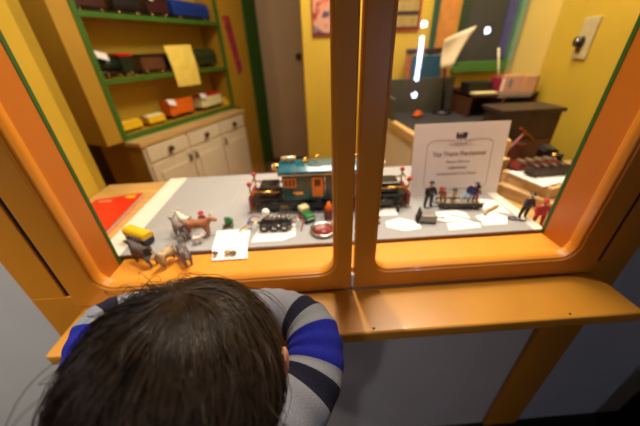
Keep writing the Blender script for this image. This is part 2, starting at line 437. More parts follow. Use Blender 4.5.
# ============================================================ TEAL ELECTRIC LOCOMOTIVE
lo = thing('toy_locomotive', 'large teal green electric toy locomotive with brass trim standing behind the centre mullion', 'toy train', (.054, .682, TZ), math.radians(-2.5))
CL, CW = .240, .080      # cab
MB().bx(-.206, .206, -.032, .032, .026, .036, .001).build('underframe', BLACK, lo)
MB().bx(-CL/2, CL/2, -CW/2, CW/2, .036, .112, .002).build('cab', TEAL, lo)
pr = [(-CW*.58, .110), (CW*.58, .110), (CW*.55, .1165), (CW*.34, .1245), (0, .1275), (-CW*.34, .1245), (-CW*.55, .1165)]
MB().prism(pr, 'x', -CL/2-.008, CL/2+.008).build('roof', TEALR, lo, bevel=.0015)
for s_ in (-1, 1):
    MB().bx(-CL/2-.008, CL/2+.008, s_*CW*.57-.0015, s_*CW*.57+.0015, .1075, .1115).build('eave_rail', STEEL, lo)
    for x in (-.100, .100):
        if True:
            w = MB().bx(x-.016, x+.016, s_*CW/2-.002, s_*CW/2+.002, .074, .098).build('window_insert', ORWIN, lo)
            b = MB()
            for k in (-1, 0, 1): b.bx(x+k*.0095-.0032, x+k*.0095+.0032, s_*CW/2-.0028, s_*CW/2+.0028, .078, .095)
            b.build('pane', mat('dark toy window', (90,58,36), .3), w)
    for x in (-.030, .040):
        d = MB().bx(x-.014, x+.014, s_*CW/2-.002, s_*CW/2+.002, .046, .099).build('door', ORWIN, lo)
        MB().bx(x-.008, x+.008, s_*CW/2-.0028, s_*CW/2+.0028, .076, .094).build('pane', mat('dark toy window', (90,58,36), .3), d)
        MB().cyl((x+.019, s_*(CW/2+.004), .046), (x+.019, s_*(CW/2+.004), .102), .0022, seg=8).build('handrail', STEEL, lo)
    MB().bx(-.094, -.068, s_*CW/2-.0022, s_*CW/2+.0022, .054, .062).build('name_plate', BRASS, lo)
    MB().bx(.068, .094, s_*CW/2-.0022, s_*CW/2+.0022, .054, .062).build('name_plate', BRASS, lo)
    for x in (-.15, -.09, -.03, .03, .09, .15):
        wheel_mb(x, s_*.034, .0165, .006).build('wheel', [BLACK, BRASS], lo)
    MB().bx(-.185, .185, s_*.039-.002, s_*.039+.002, .012, .028).build('side_frame', BLACK, lo)
    for x in (-.12, 0, .12): MB().bx(x-.010, x+.010, s_*.0415-.002, s_*.0415+.002, .014, .024).build('journal_box', mat('olive brass', (140,120,60), .4, .5), lo)
for s_ in (-1, 1):
    MB().bx(s_*.122, s_*.206, -.036, .036, .036, .041).build('platform', BLACK, lo)
    MB().bx(s_*.134, s_*.184, -.026, .026, .041, .070, .003).build('hood', BLACK, lo)
    MB().bx(s_*.204, s_*.213, -.040, .040, .010, .046, .001).build('pilot_beam', REDB, lo)
    for y in (-.033, .033):
        MB().cyl((s_*.206, y, .041), (s_*.206, y, .078), .0022, seg=8).build('stanchion', BRASS, lo)
        MB().sph((s_*.206, y, .083), .0065, seg=12).build('marker_lamp', RED if s_ > 0 or y > 0 else RED, lo)
        MB().cyl((s_*.126, y, .058), (s_*.208, y, .062), .0026, seg=8).build('side_rail', BRASS, lo)
    MB().cyl((s_*.206, -.033, .074), (s_*.206, .033, .074), .002, seg=8).build('end_rail', BRASS, lo)
    MB().cyl((s_*.127, 0, .114), (s_*.143, 0, .114), .010, .012).build('headlight', BRASS, lo)
    MB().sph((s_*.144, 0, .114), .0095, (.4,1,1)).build('headlight_lens', mat('pale lamp lens', (250,244,220), .15), lo)
    MB().tube([(s_*.213, 0, .022), (s_*.219, 0, .022), (s_*.222, 0, .028)], .0025, 8).build('coupler', DARK, lo)
b = MB(); b.cyl((-.102, 0, .124), (-.102, 0, .134), .004); b.cyl((-.120, 0, .137), (-.084, 0, .137), .0065, seg=14)
b.build('whistle', mat('cream brass', (250,236,190), .2, .6), lo)
MB().lathe([(.010, 0), (.010, .004), (.006, .007), (.004, .012)], (-.060, 0, .1262), 14).build('bell', BRASS, lo)
MB().tube([(-.03, -.02, .130), (-.05, -.02, .144), (-.02, -.02, .150)], .0018, 6).build('pantograph', BRASS, lo)
MB().tube([(.04, -.02, .130), (.07, -.02, .148), (.10, -.02, .132)], .0018, 6).build('pantograph', BRASS, lo)

# ============================================================ THINGS ON THE BOARD, LEFT PANE
sp = thing('scrap_engine', 'small stripped toy engine of loose black and steel parts on white paper', 'toy engine', (-.083, .572, TZ+.001), math.radians(-2))
MB().bx(-.042, .036, -.009, .009, .008, .019, .001).build('chassis', BLACK, sp)
for y in (-.012, .012): MB().tube([(-.048, y, .013), (-.01, y, .017), (.042, y, .010)], .0016, 6).build('side_rod', STEEL, sp)
MB().box((.012,.016,.006), (.05,.006,.004), (0,0,.5)).build('loose_plate', BRASS, sp)
MB().tube([(.044+.008*math.cos(a*.6), .008*math.sin(a*.6), .006+.0016*a) for a in range(14)], .0012, 6).build('spring', STEEL, sp)
for x in (-.03, -.006, .018):
    for y in (-.015, .015): wheel_mb(x, y, .011, .004).build('wheel', [DARK, STEEL], sp)
b = MB()
for k in range(6): b.cyl((-.022+k*.010, 0, .024), (-.022+k*.010, 0, .034+.004*(k % 2)), .0042, seg=10)
b.build('motor_coils', STEEL, sp)
MB().sph((-.024, .004, .044), .0095, (1,1,1.0)).build('lamp_bulb', PAPER, sp)
MB().cyl((-.024, .004, .026), (-.024, .004, .036), .004).build('bulb_socket', BRASS, sp)
MB().tube([(-.04, 0, .016), (-.058, -.004, .022), (-.072, .0, .012), (-.092, -.012, .003)], .002, 6).build('drive_rod', BRASS, sp)
MB().tube([(.036, .01, .02), (.056, .014, .026), (.066, .0, .02), (.058, -.018, .002)], .0014, 6).build('wire', RED, sp)
MB().tube([(-.04, .01, .026), (-.06, .016, .028), (-.07, .012, .02)], .0014, 6).build('wire', RED, sp)
MB().sph((-.066, .004, .016), .007, seg=10).build('gear', mat('dull blue steel', (80,100,150), .3, .7), sp)
def paper(label, pts, z, grp='papers on the felt board', name='paper_sheet', m=PAPER, th=.0007):
    cx = sum(p[0] for p in pts)/len(pts); cy = sum(p[1] for p in pts)/len(pts)
    o = MB().prism([(x-cx, y-cy) for x, y in pts], 'z', 0, th).build(name, m, None, (cx, cy, z))
    return tag(o, label, 'paper', grp)
paper('white paper scrap under the stripped engine', [(-.140,.520), (-.068,.520), (-.038,.536), (-.040,.592), (-.128,.592)], TZ)
tr = thing('toy_truck', 'small green and cream toy truck in front of the teal locomotive', 'toy truck', (-.010, .607, TZ), math.radians(118))
MB().bx(-.022, .026, -.012, .012, .006, .022, .002).build('truck_body', GRN, tr)
MB().bx(.002, .026, -.0125, .0125, .020, .034, .004).build('cab', LCREAM, tr)
MB().prism([(-.024,.012), (-.008,.012), (-.008,.022), (-.018,.021)], 'y', -.010, .010).build('bonnet', mat('pale green enamel', (170,206,170), .3), tr)
for x in (-.014, .016):
    for y in (-.012, .012): wheel_mb(x, y, .007, .004).build('wheel', [BLACK, STEEL], tr)
tn = thing('round_tin', 'shallow round steel tin holding dark red paint', 'tin', (.028, .547, TZ))
MB().lathe([(.026,0), (.031,.002), (.0315,.009), (.029,.0098), (.025,.0085), (.0235,.004), (.001,.0035)], (0,0,0), 32).build('tin', STEEL, tn)
MB().lathe([(.0228,.0), (.0232,.0018)], (0,0,.0042), 32).build('red_paint', mat('dark red paint', (124,26,20), .35), tn)
bk = thing('brown_carton', 'small brown block with an orange knob beside the mullion', 'block', (.047, .606, TZ), .1)
MB().bx(-.012, .012, -.010, .010, 0, .026, .001).build('block', wood('block wood', (110,52,34)), bk)
MB().lathe([(.009,0), (.011,.006), (.007,.012), (.003,.022)], (0,0,.026), 14).build('knob', ORANGE, bk)
# paper card hanging over the board's front edge with pebbles on it
cd = MB()
P0 = [(-.148,.582), (-.233,.582), (-.222,.497), (-.140,.497)]
cpts = [(-.148,.575,.6915), (-.146,.51,.6925), (-.144,.497,.6925), (-.140,.470,.6855)]
cpt2 = [(-.231,.575,.6915), (-.224,.51,.6925), (-.222,.497,.6925), (-.217,.470,.6855)]
va = [cd.bm.verts.new(p) for p in cpts]; vb = [cd.bm.verts.new(p) for p in cpt2]
for i in range(3): cd.bm.faces.new((va[i], va[i+1], vb[i+1], vb[i]))
card = cd.build('paper_card', PAPER); sm = card.modifiers.new('s', 'SOLIDIFY'); sm.thickness = .0006
tag(card, 'white paper card lying over the front edge of the felt board', 'paper')
for i, (x, y, r_, la) in enumerate(((-.184,.484,.0065,'largest tan stone on the white card'), (-.172,.482,.006,'brown stone at the right end of the white card'), (-.211,.482,.0055,'small brown stone at the left corner of the white card'))):
    b = MB(); b.sph((0,0,0), r_, (1.15,.9,.8), 12)
    for v in b.bm.verts: v.co *= 1+.12*math.sin(v.co.x*900+i)+.1*math.cos(v.co.y*1100)
    tag(b.build('stone', [TANFUR, mat('brown stone', (120,98,76), .8, var=.2), mat('brown stone', (120,98,76), .8, var=.2)][i], None, (x, y, .692+r_*.72-.002*(i != 2))), la, 'stone', 'stones on the card')

# animals and vehicle at the left end
quadruped('toy_cow', 'brown toy cow standing on the felt board left of the card', 'toy animal', (-.268, .560, TZ), math.radians(4), .074, .056, [BROWNFUR], horns=True, fat=1.05, neckup=.35)
quadruped('toy_goat', 'white toy goat with pointed horns behind the donkey', 'toy animal', (-.305, .590, TZ), math.radians(150), .05, .048, [WHITEFUR], horns=True, neckup=.7)
quadruped('toy_donkey', 'grey toy donkey standing between the yellow bus and the brown cow', 'toy animal', (-.306, .556, TZ), math.radians(138), .060, .050, [GREYFUR], ears=.9, neckup=.55)
SZ = .6823
quadruped('toy_wolf', 'dark grey toy wolf on the orange sill in front of the yellow bus', 'toy animal', (-.358, .480, SZ), math.radians(150), .074, .054, [DGREYFUR], tail='up', neckup=.5, fat=1.1)
quadruped('toy_dog', 'tan and grey patched toy dog on the sill', 'toy animal', (-.306, .472, SZ), math.radians(-115), .050, .046, [TANFUR, GREYFUR], tail='up', neckup=.6, fat=1.1)
quadruped('toy_sheepdog', 'slate grey toy sheepdog at the right end of the sill animals', 'toy animal', (-.272, .476, SZ), math.radians(-55), .062, .046, [DGREYFUR, GREYFUR], tail='up', neckup=.4, fat=1.15)
quadruped('toy_lamb', 'tiny white toy lamb in front of the brown cow', 'toy animal', (-.262, .530, TZ), math.radians(10), .026, .024, [WHITEFUR], neckup=.5, fat=1.2)
bs = thing('toy_bus', 'yellow toy bus with dark blue underside at the left end of the board', 'toy bus', (-.402, .552, TZ), math.radians(-28))
MB().bx(-.036, .036, -.013, .013, .006, .020, .003).build('lower_body', mat('navy enamel', (26,34,70), .35), bs)
pr = [(-.014,.019), (.014,.019), (.014,.029), (.008,.035), (-.008,.035), (-.014,.029)]
MB().prism(pr, 'x', -.037, .037).build('roof_body', YEL, bs, bevel=.002)
b = MB()
for k in range(5): b.bx(-.030+k*.0125, -.022+k*.0125, -.0146, .0146, .021, .026)
b.build('window_strip', BLACK, bs)
for x in (-.022, .022):
    for y in (-.013, .013): wheel_mb(x, y, .0075, .004).build('wheel', [BLACK, STEEL], bs)
fr = thing('toy_frog', 'bright green toy frog with a red base by the white card', 'toy animal', (-.206, .600, TZ), math.radians(-90))
MB().cyl((0,0,0), (0,0,.005), .010, seg=14).build('base', RED, fr)
MB().sph((0,0,.012), .010, (1,1.1,.9)).sph((.006,0,.021), .0075, (1,1.1,.85)).sph((.009,.004,.027), .003).sph((.009,-.004,.027), .003).build('frog_body', GRN, fr)
MB().sph((.012,.010,.006), .005, (1.6,.7,.7)).build('leg', GRN, fr); MB().sph((.012,-.010,.006), .005, (1.6,.7,.7)).build('leg', GRN, fr)
toy_figure('tiny figure with red coat and red cap behind the brown cow', (-.270, .603, TZ), 0, RED, DARK, RED, .040)
# red book on the counter at left
rb = thing('red_book', 'red covered book lying on the oak counter left of the felt board', 'book', (-.588, .725, .670), math.radians(0))
q = [(-.083,.085), (.048,.116), (.068,-.118), (-.062,-.13)]
q = [(-.080,.080), (.050,.112), (.062,-.112), (-.068,-.112)]
MB().prism([(x*.96, y*.97) for x, y in q], 'z', .0015, .0115).build('pages', mat('page paper', (206,194,182), .8, var=.1, scale=300, stretch=(1,1,20)), rb)
MB().prism(q, 'z', 0, .0015).prism(q, 'z', .0115, .0135).build('cover', mat('red book cover', (214,44,18), .4, var=.05), rb)
MB().bx(.010, .040, .080, .094, .0135, .0139).build('cover_sticker', YEL, rb)
MB().bx(-.060, -.022, .060, .072, .0135, .0139).build('cover_title', mat('pale cover print', (226,130,100), .5), rb)

# ============================================================ RIGHT PANE: PAPERS AND TOYS
paper('white paper square beside the mullion behind the red valve', [(.150,.602), (.225,.600), (.232,.650), (.150,.655)], TZ)
paper('white paper sheet with a torn front corner near the board edge', [(.182,.548), (.222,.527), (.262,.533), (.268,.560), (.225,.586), (.186,.572)], TZ)
paper('white rounded paper before the flat railcar', [(.305,.575), (.330,.556), (.395,.552), (.400,.590), (.385,.606), (.322,.604)], TZ)
paper('white paper at the front edge before the rounded sheet', [(.322,.518), (.402,.522), (.408,.542), (.388,.553), (.330,.548)], TZ+.0004)
paper('white paper lying under the tan stick', [(.412,.530), (.470,.530), (.490,.560), (.470,.590), (.415,.572)], TZ)
paper('white paper at the right rear of the board beside the sign', [(.452,.600), (.508,.575), (.512,.645), (.470,.660)], TZ)
# upright sign
SX, SY = .385, .690
sg = thing('upright_sign', 'large upright white sign card with a train emblem and lines of text', 'sign', (SX+.031, SY+.004, TZ), 0, rot=(math.radians(-9), 0, math.radians(-1)))
W_, H_ = .256, .199
MB().bx(-W_/2, W_/2, 0, .003, 0, H_).build('sign_card', SIGNP, sg)
MB().prism([(.003, .002), (.003,.12), (.045,.0085)], 'x', -.03, .03).build('stand_strut', WHITEB, sg)
R90 = (PI/2, 0, 0)
fr_o = rrect(-.090, .090, .018, .156, .018, 6); fp = [(x, -.0004, z) for x, z in fr_o]
MB().tube(fp, .0006, 6, closed=True).build('border_line', INKG, sg)
MB().bx(-.034, .034, -.0012, .0002, .145, .166).build('emblem_panel', SIGNP, sg)
b = MB(); b.bx(-.015, .006, -.0016, 0, .163, .169).bx(.004, .015, -.0016, 0, .161, .173).bx(-.013, -.009, -.0016, 0, .168, .175).bx(-.004, -.001, -.0016, 0, .168, .172).bx(.002, .0165, -.0016, 0, .172, .174)
for x in (-.011, -.004, .003, .010): b.cyl((x, -.0016, .1605), (x, 0, .1605), .0032, seg=12)
b.build('train_emblem', INK, sg)
text_mesh('lettering', 'THE TOY TRAIN', .0088, INKG, sg, (0, -.0014, .153), R90)
text_mesh('lettering', 'MUSEUM', .0088, INKG, sg, (0, -.0014, .145), R90)
INKM = mat('mid ink', (112,94,88), .7)
text_mesh('lettering', 'Toy Trains Mechanical', .0175, INKM, sg, (0, -.0006, .118), R90, xs=.93)
text_mesh('lettering', 'Please Observe', .0105, INKG, sg, (0, -.0006, .096), R90)
text_mesh('lettering', 'Laboratory', .0115, INKM, sg, (0, -.0006, .080), R90)
text_mesh('lettering', 'Collection and Toy Repair', .0105, INKG, sg, (0, -.0006, .063), R90)

# flat railcar with figures
fc = thing('flat_railcar', 'low grey toy flat railcar carrying figures in front of the sign', 'toy railcar', (.396, .626, TZ), math.radians(-9))
MB().bx(-.053, .053, -.016, .016, .011, .015, .001).build('deck', mat('tan grey deck', (150,132,100), .5, var=.2), fc)
MB().bx(-.055, .055, -.018, -.015, .008, .018).build('side_sill', DARK, fc); MB().bx(-.055, .055, .015, .018, .008, .018).build('side_sill', DARK, fc)
for x in (-.036, .036):
    for y in (-.013, .013): wheel_mb(x, y, .0065, .004).build('wheel', [BLACK, STEEL], fc)
for s_ in (-1, 1): MB().tube([(s_*.053,0,.010), (s_*.062,0,.010), (s_*.066,0,.014)], .002, 6).build('coupler', DARK, fc)
FZ = TZ+.0148
toy_figure('dark suited figure with a black hat standing left of the flat railcar', (.316, .634, TZ), .3, BLACK, BLACK, BLACK, .072, (-.04,.06))
toy_figure('orange brown figure stooping at the left end of the flat railcar', (.356, .632, FZ), -.9, mat('rust paint', (150,72,30), .5), REDB, REDB, .044, (.25,-.1))
toy_figure('small tan figure second from the left on the flat railcar', (.379, .628, FZ), .4, TANFUR, OLIVE, OLIVE, .036)
toy_figure('tall figure in dark blue with pale trousers leaning on the flat railcar', (.408, .625, FZ), -.3, mat('indigo paint', (44,46,96), .5), mat('pale blue paint', (150,186,226), .5), mat('indigo paint', (44,46,96), .5), .060, (0,.38))
toy_figure('red brown coated figure at the right end of the flat railcar', (.436, .622, FZ), .2, mat('brick paint', (164,62,44), .5), REDB, DARK, .044)
# motor unit
mo = thing('toy_motor', 'grey metal toy motor block lying on the board at the right pane', 'motor', (.287, .565, TZ), math.radians(-12))
MB().bx(-.020, .020, -.013, .013, .002, .022, .002).build('motor_case', mat('zinc casing', (150,144,136), .4, .6, var=.15), mo)
MB().box((-.021,0,.016), (.003,.030,.032), (0,.2,0)).build('end_plate', DARK, mo)
MB().bx(-.018, .018, -.014, -.012, 0, .005).build('base_rail', BLACK, mo)
MB().cyl((.020,0,.012), (.042,.002,.010), .002, seg=8).build('shaft', STEEL, mo)
MB().cyl((-.028,-.004,.010), (-.023,-.004,.010), .009, seg=14).build('gear', DARK, mo)
vl = thing('toy_valve', 'small dark metal valve standing on a white paper', 'valve', (.231, .620, TZ+.0008))
MB().cyl((0,0,0), (0,0,.006), .004).sph((0,0,.010), .006, seg=12).cyl((0,0,.012), (0,0,.018), .002, seg=8).build('valve', DARK, vl)
rv = thing('thread_spool', 'small red brown spool beside the right sash stile', 'spool', (.163, .570, TZ))
MB().lathe([(.009,0), (.009,.003), (.005,.005), (.005,.012), (.008,.014), (.007,.018)], (0,0,0), 16).build('spool', REDB, rv)
st = MB().tube([(.438,.573,.694), (.456,.590,.6945), (.494,.609,.696)], [.0035,.004,.0035], 8).build('wooden_stick', TANWOOD); tag(st, 'short tan wooden stick lying across white papers', 'stick')
wl = MB().tube([(.497+.010*math.cos(a), .551+.007*math.sin(a), .692) for a in [k*.5 for k in range(11)]] + [(.520,.536,.692)], .0016, 6).build('wire_loop', DARK); tag(wl, 'small loop of dark wire at the front right corner of the board', 'wire')
wl = MB().tube([(.355,.585,.6917), (.385,.565,.6917), (.402,.548,.6922), (.415,.545,.692)], .0012, 6).build('wire_length', mat('grey wire', (150,146,140), .5)); tag(wl, 'thin grey wire lying between the white papers', 'wire')

# cream boxes at right with models on them
def carton(label, loc, rz, d, m=None, name='cream_carton'):
    t = thing(name, label, 'box', loc, rz, 'boxes at the right end of the counter')
    MB().bx(-d[0]/2, d[0]/2, -d[1]/2, d[1]/2, 0, d[2]*.72, .001).build('box_base', m or mat('cream cardboard', (196,160,108), .75, var=.06), t)
    MB().bx(-d[0]/2-.0015, d[0]/2+.0015, -d[1]/2-.0015, d[1]/2+.0015, d[2]*.72, d[2], .001).build('box_lid', m or mat('cream cardboard', (196,160,108), .75, var=.06), t)
    return t
carton('cream carton at the bottom of the stack by the green edge', (.655, .680, .670), math.radians(24), (.135, .15, .034))
carton('cream carton on top of the stack under the model trains', (.668, .700, .704), math.radians(20), (.13, .14, .030))
carton('small cream box standing behind the sign edge', (.592, .800, .670), .3, (.05, .05, .085))
carton('round topped cream box behind the stacked cartons', (.640, .880, .670), -.2, (.055, .05, .12), mat('buff cardboard', (206,166,104), .8))
ps = thing('paper_stack', 'stack of white papers lying on the top cream carton', 'paper', (.662, .690, .734), math.radians(14))
MB().bx(-.065, .06, -.055, .055, 0, .004).build('sheets', PAPER, ps); MB().box((.01,.005,.0055), (.12,.10,.002), (0,0,.25)).build('top_sheet', PAPER, ps)
toy_car('model_train', 'black and brown model train car on the white papers', 'toy train', (.672, .690, .7405), math.radians(2), .12, .034, .036, mat('dark brown enamel', (58,40,30), .4), mat('dark rust', (70,40,30), .5), 'gondola')
toy_car('model_train', 'dark red model train car behind the black and brown one', 'toy train', (.668, .742, .734), math.radians(6), .13, .034, .040, REDB, mat('dull brown load', (96,76,48), .6), 'gondola')
toy_car('model_engine', 'black steam model engine standing on the counter behind the cartons', 'toy train', (.800, .830, .670), math.radians(70), .14, .045, .09, BLACK, DARK, 'engine')
toy_figure('dark grey figure leaning by the cream cartons', (.523, .556, TZ), .2, mat('dark slate paint', (54,52,62), .5), BLACK, BLACK, .066, (0,.16))
toy_figure('red dressed figure beside the dark grey figure', (.560, .545, .670), -.2, mat('crimson paint', (190,44,56), .5), mat('crimson paint', (190,44,56), .5), RED, .072)
toy_figure('pale grey figure standing on the counter against the yellow wall', (.820, .760, .670), .6, mat('stone paint', (170,160,150), .6), GREYFUR, DARK, .12)
hh = thing('toy_crane', 'dark red toy crane with raised arm before the walnut cabinet', 'toy crane', (.74, .905, .670), .4)
MB().bx(-.03, .03, -.025, .025, 0, .03, .002).build('base', BLACK, hh); MB().bx(-.018, .018, -.016, .016, .03, .09, .002).build('crane_cab', mat('dark oxide', (84,34,24), .5), hh)
MB().box((.02,0,.12), (.11,.006,.006), (0,.5,0)).build('boom', REDB, hh); MB().box((-.03,0,.10), (.09,.006,.006), (0,-.6,0)).build('boom', REDB, hh)

# ============================================================ DESK BEHIND
dk = thing('workshop_desk', 'tan wood desk with a dark top and pigeonhole back behind the sign', 'desk', (.76, 1.32, 0), math.radians(0))
top = [(-.326,-.22), (.08,-.22), (.35,.02), (.35,.24), (-.362,.24)]
MB().prism(top, 'z', .715, .75).build('desk_top', TANWOOD, dk, bevel=.002)
MB().prism([(-.300,-.19), (.07,-.19), (.33,.035), (.33,.23), (-.334,.23)], 'z', .75, .753).build('desk_mat', BLKMAT, dk)
MB().prism([(-.318,-.20), (-.29,-.20), (-.325,.22), (-.353,.22)], 'z', 0, .715).build('side_panel', CREAM, dk)
MB().bx(.31, .34, .03, .22, 0, .715).build('side_panel', REDWOOD, dk)
MB().bx(-.32, .31, .20, .215, .2, .715).build('modesty_panel', DARKWOOD, dk)
b = MB(); b.bx(-.345, .02, .205, .225, .753, .915).bx(-.345, -.33, .03, .205, .753, .85)
b.build('back_panel', OLIVEB, dk)
b = MB(); b.bx(.02, .35, .205, .225, .753, .865).bx(.02, .35, .03, .205, .842, .852).bx(.02, .032, .03, .205, .753, .852).bx(.338, .35, .03, .205, .753, .852).bx(.18, .19, .03, .205, .753, .842)
b.build('pigeonhole_unit', REDWOOD, dk)
b = MB(); b.bx(.20, .33, .06, .2, .755, .80)
b.build('drawer', DARKWOOD, dk)
MB().sph((.265, .055, .778), .008).build('knob', BRASS, dk)
fcab = thing('walnut_cabinet', 'dark walnut cabinet against the right end of the desk', 'cabinet', (.800, 1.030, 0))
MB().bx(-.10, .12, -.05, .06, 0, .845, .003).build('carcass', DARKWOOD, fcab)
MB().bx(-.11, .125, -.06, .07, .845, .858, .002).build('cabinet_top', DARKWOOD, fcab)
for z in (.30, .62): MB().bx(-.085, .105, -.054, -.049, z-.13, z+.13).build('door', REDWOOD, fcab)
# on the desk
DZ = .7535
ob = thing('orange_toy_car', 'small orange toy car on the dark desk top', 'toy car', (.560, 1.40, DZ), .8)
MB().bx(-.03, .03, -.014, .014, .005, .018, .004).build('car_body', ORANGE, ob); MB().bx(-.014, .014, -.012, .012, .018, .028, .004).build('cab', ORANGE, ob)
for x in (-.018, .018):
    for y in (-.014, .014): wheel_mb(x, y, .007, .004).build('wheel', [BLACK, STEEL], ob)
PZ = .8525
tag(MB().bx(-.07, .05, -.05, .03, 0, .045, .003).build('black_case', BLACK, None, (.865, 1.46, PZ)), 'low black case on the pigeonhole shelf under the board', 'case')
tag(MB().bx(-.055, .055, -.02, .02, 0, .008, .001).build('cream_tray', LCREAM, None, (.855, 1.375, PZ)), 'narrow cream strip tray in front of the black case', 'tray')
bk1 = thing('crimson_book', 'crimson book standing upright beside the black case', 'book', (.945, 1.43, PZ+.0005), rot=(0,0,.1))
MB().bx(-.009, .009, -.04, .04, 0, .062, .001).build('cover', mat('crimson cloth', (150,20,48), .6), bk1); MB().bx(-.007, .007, -.041, -.036, .003, .060).build('pages', PAPER, bk1)
bx1 = thing('picture_box', 'light brown box with a dark figure printed on its front', 'box', (1.015, 1.44, PZ), -.1)
MB().bx(-.045, .045, -.03, .03, 0, .068, .001).build('box_base', mat('pinkish cardboard', (176,110,66), .7), bx1); MB().sph((-.012,-.0305,.036), .014, (.8,.1,1.5), 12).build('printed_figure', mat('print navy', (44,50,84), .7), bx1)
bx2 = thing('ochre_box', 'plain ochre brown box at the right end of the shelf', 'box', (1.082, 1.40, PZ), -.1)
MB().bx(-.03, .025, -.03, .03, 0, .062, .001).build('box_base', mat('ochre cardboard', (168,104,30), .7), bx2); MB().bx(-.031, .026, -.031, .031, .062, .068, .001).build('box_lid', mat('ochre cardboard', (168,104,30), .7), bx2)

# wooden chair behind the desk
ch = thing('wooden_chair', 'orange brown wooden chair with a teal cushion behind the desk', 'chair', (.655, 1.595, 0))
for x in (-.095, .095): MB().bx(x-.012, x+.012, .02, .042, 0, 1.035, .002).build('leg', wood('orange oak', (178,104,34)), ch)
for x in (-.09, .09): MB().bx(x-.012, x+.012, -.025, -.003, 0, .43, .002).build('leg', wood('orange oak', (178,104,34)), ch)
MB().bx(-.105, .105, -.025, .04, .43, .455, .003).build('seat', wood('orange oak', (178,104,34)), ch)
MB().bx(-.11, .11, .018, .044, 1.02, 1.045, .003).build('top_rail', DARKWOOD, ch)
MB().bx(-.08, .08, .008, .030, .90, 1.015, .006).build('back_cushion', mat('teal cloth', (28,74,92), .9), ch)
for z in (.60, .75): MB().bx(-.085, .085, .024, .036, z, z+.03).build('slat', wood('orange oak', (178,104,34)), ch)

# blackboard on the back wall
bb = thing('blackboard', 'dark blackboard in a green frame on the back wall', 'blackboard', (.965, 1.66, .93))
MB().bx(-.125, .125, -.016, -.004, .04, .60).build('slate', SLATE, bb)
MB().bx(-.155, .155, -.03, -.002, -.005, .045, .002).build('chalk_rail', mat('leaf green paint', (70,118,44), .5), bb)
MB().bx(.118, .17, -.022, -.002, .045, .62, .002).build('side_frame', mat('teal green paint', (66,126,96), .5), bb)
MB().bx(-.155, -.123, -.022, -.002, .045, .62, .002).build('side_frame', mat('dark green frame', (40,60,40), .5), bb)
MB().bx(.075, .120, -.024, -.016, .06, .6).build('blue_reflection', mat('slate blue reflection', (70,72,120), .6), bb)  # bluish glass reflection painted as a strip on the board
stk = thing('pointer_stick', 'pale wooden pointer leaning against the blackboard', 'stick', (1.035, 1.545, .8525), rot=(-.12,-.22,0))
MB().cyl((0,0,0), (0,0,.19), .005, .004).build('shaft', LCREAM, stk)
# large curved sheet of paper leaning before the board
sh = MB(); grid = []
for i in range(9):
    u = i/8; row = []
    for j in range(7):
        v = j/6
        # quad corners: top left, top right, bottom right, bottom left
        tl, trr, br, bl = Vector((.665,1.47,1.08)), Vector((.815,1.49,1.130)), Vector((.715,1.45,.965)), Vector((.655,1.44,.962))
        p = (tl*(1-u)+trr*u)*(1-v) + (bl*(1-u)+br*u)*v
        p.y += .02*math.sin(u*PI)*(1-v) + .012*math.sin(v*PI)
        row.append(sh.bm.verts.new(p))
    grid.append(row)
for i in range(8):
    for j in range(6): sh.bm.faces.new((grid[i][j], grid[i+1][j], grid[i+1][j+1], grid[i][j+1])).smooth = True
so = sh.build('plan_sheet', mat('buff paper', (200,182,148), .75, var=.04)); sm = so.modifiers.new('s', 'SOLIDIFY'); sm.thickness = .001
tag(so, 'large curling buff sheet of paper propped before the blackboard', 'paper')
ez = thing('paper_stand', 'slim dark stand on the desk holding the buff sheet', 'stand', (.712, 1.465, DZ))
MB().cyl((0,0,0), (0,0,.012), .05, .045, 20).build('base', BLACK, ez); MB().cyl((0,0,.012), (-.02,.012,.225), .007, .006).build('pole', BLACK, ez)
MB().box((-.01,.008,.222), (.09,.006,.012)).build('clip', mat('blue clip', (30,60,110), .5), ez)

# posters, green post
pl = thing('framed_picture', 'small framed picture with red border on the yellow wall left of the mullion', 'picture', (.135, 1.66, 1.115))
MB().bx(-.072, .075, -.006, -.001, 0, .20).build('picture_border', mat('maroon print', (120,40,34), .6), pl)
pm = bpy.data.materials.new('abstract print'); pm.use_nodes = True
n_ = pm.node_tree.nodes; l_ = pm.node_tree.links
no = n_.new('ShaderNodeTexNoise'); no.inputs['Scale'].default_value = 16; no.inputs['Detail'].default_value = 1.5
tc = n_.new('ShaderNodeTexCoord'); l_.new(tc.outputs['Object'], no.inputs['Vector'])
rp = n_.new('ShaderNodeValToRGB'); e = rp.color_ramp.elements
e[0].position = .36; e[0].color = (*lin((84,62,92)), 1); e[1].position = .66; e[1].color = (*lin((146,44,34)), 1)
x_ = e.new(.46); x_.color = (*lin((196,152,128)), 1); x_ = e.new(.55); x_.color = (*lin((216,140,110)), 1)
l_.new(no.outputs['Fac'], rp.inputs[0]); l_.new(rp.outputs[0], n_['Principled BSDF'].inputs['Base Color'])
MB().bx(-.066, .069, -.0075, -.006, .014, .194).build('picture_print', pm, pl)
pr_ = thing('wall_notice', 'red bordered notice with two yellow rows right of the mullion', 'notice', (.515, 1.66, 1.125))
MB().bx(-.09, .09, -.006, -.001, 0, .20).build('notice_border', mat('red print', (140,34,24), .6), pr_)
MB().bx(-.08, .078, -.0072, -.006, .012, .19).build('notice_field', mat('dark print', (52,34,28), .6), pr_)
for z in (.018, .082, .146):
    b = MB(); x = -.076; rr = random.Random(3+int(z*100))
    while x < .072:
        w = rr.choice((.006,.008,.010)); b.bx(x, min(.076, x+w), -.0082, -.0072, z, z+.045); x += w+.0022
    b.build('notice_row', mat('mustard print', (178,152,84), .6), pr_)
struct(MB().bx(.668, .692, 1.64, 1.66, 0, 2.3).build('trim_10', mat('blue green trim', (30,78,56), .5)))
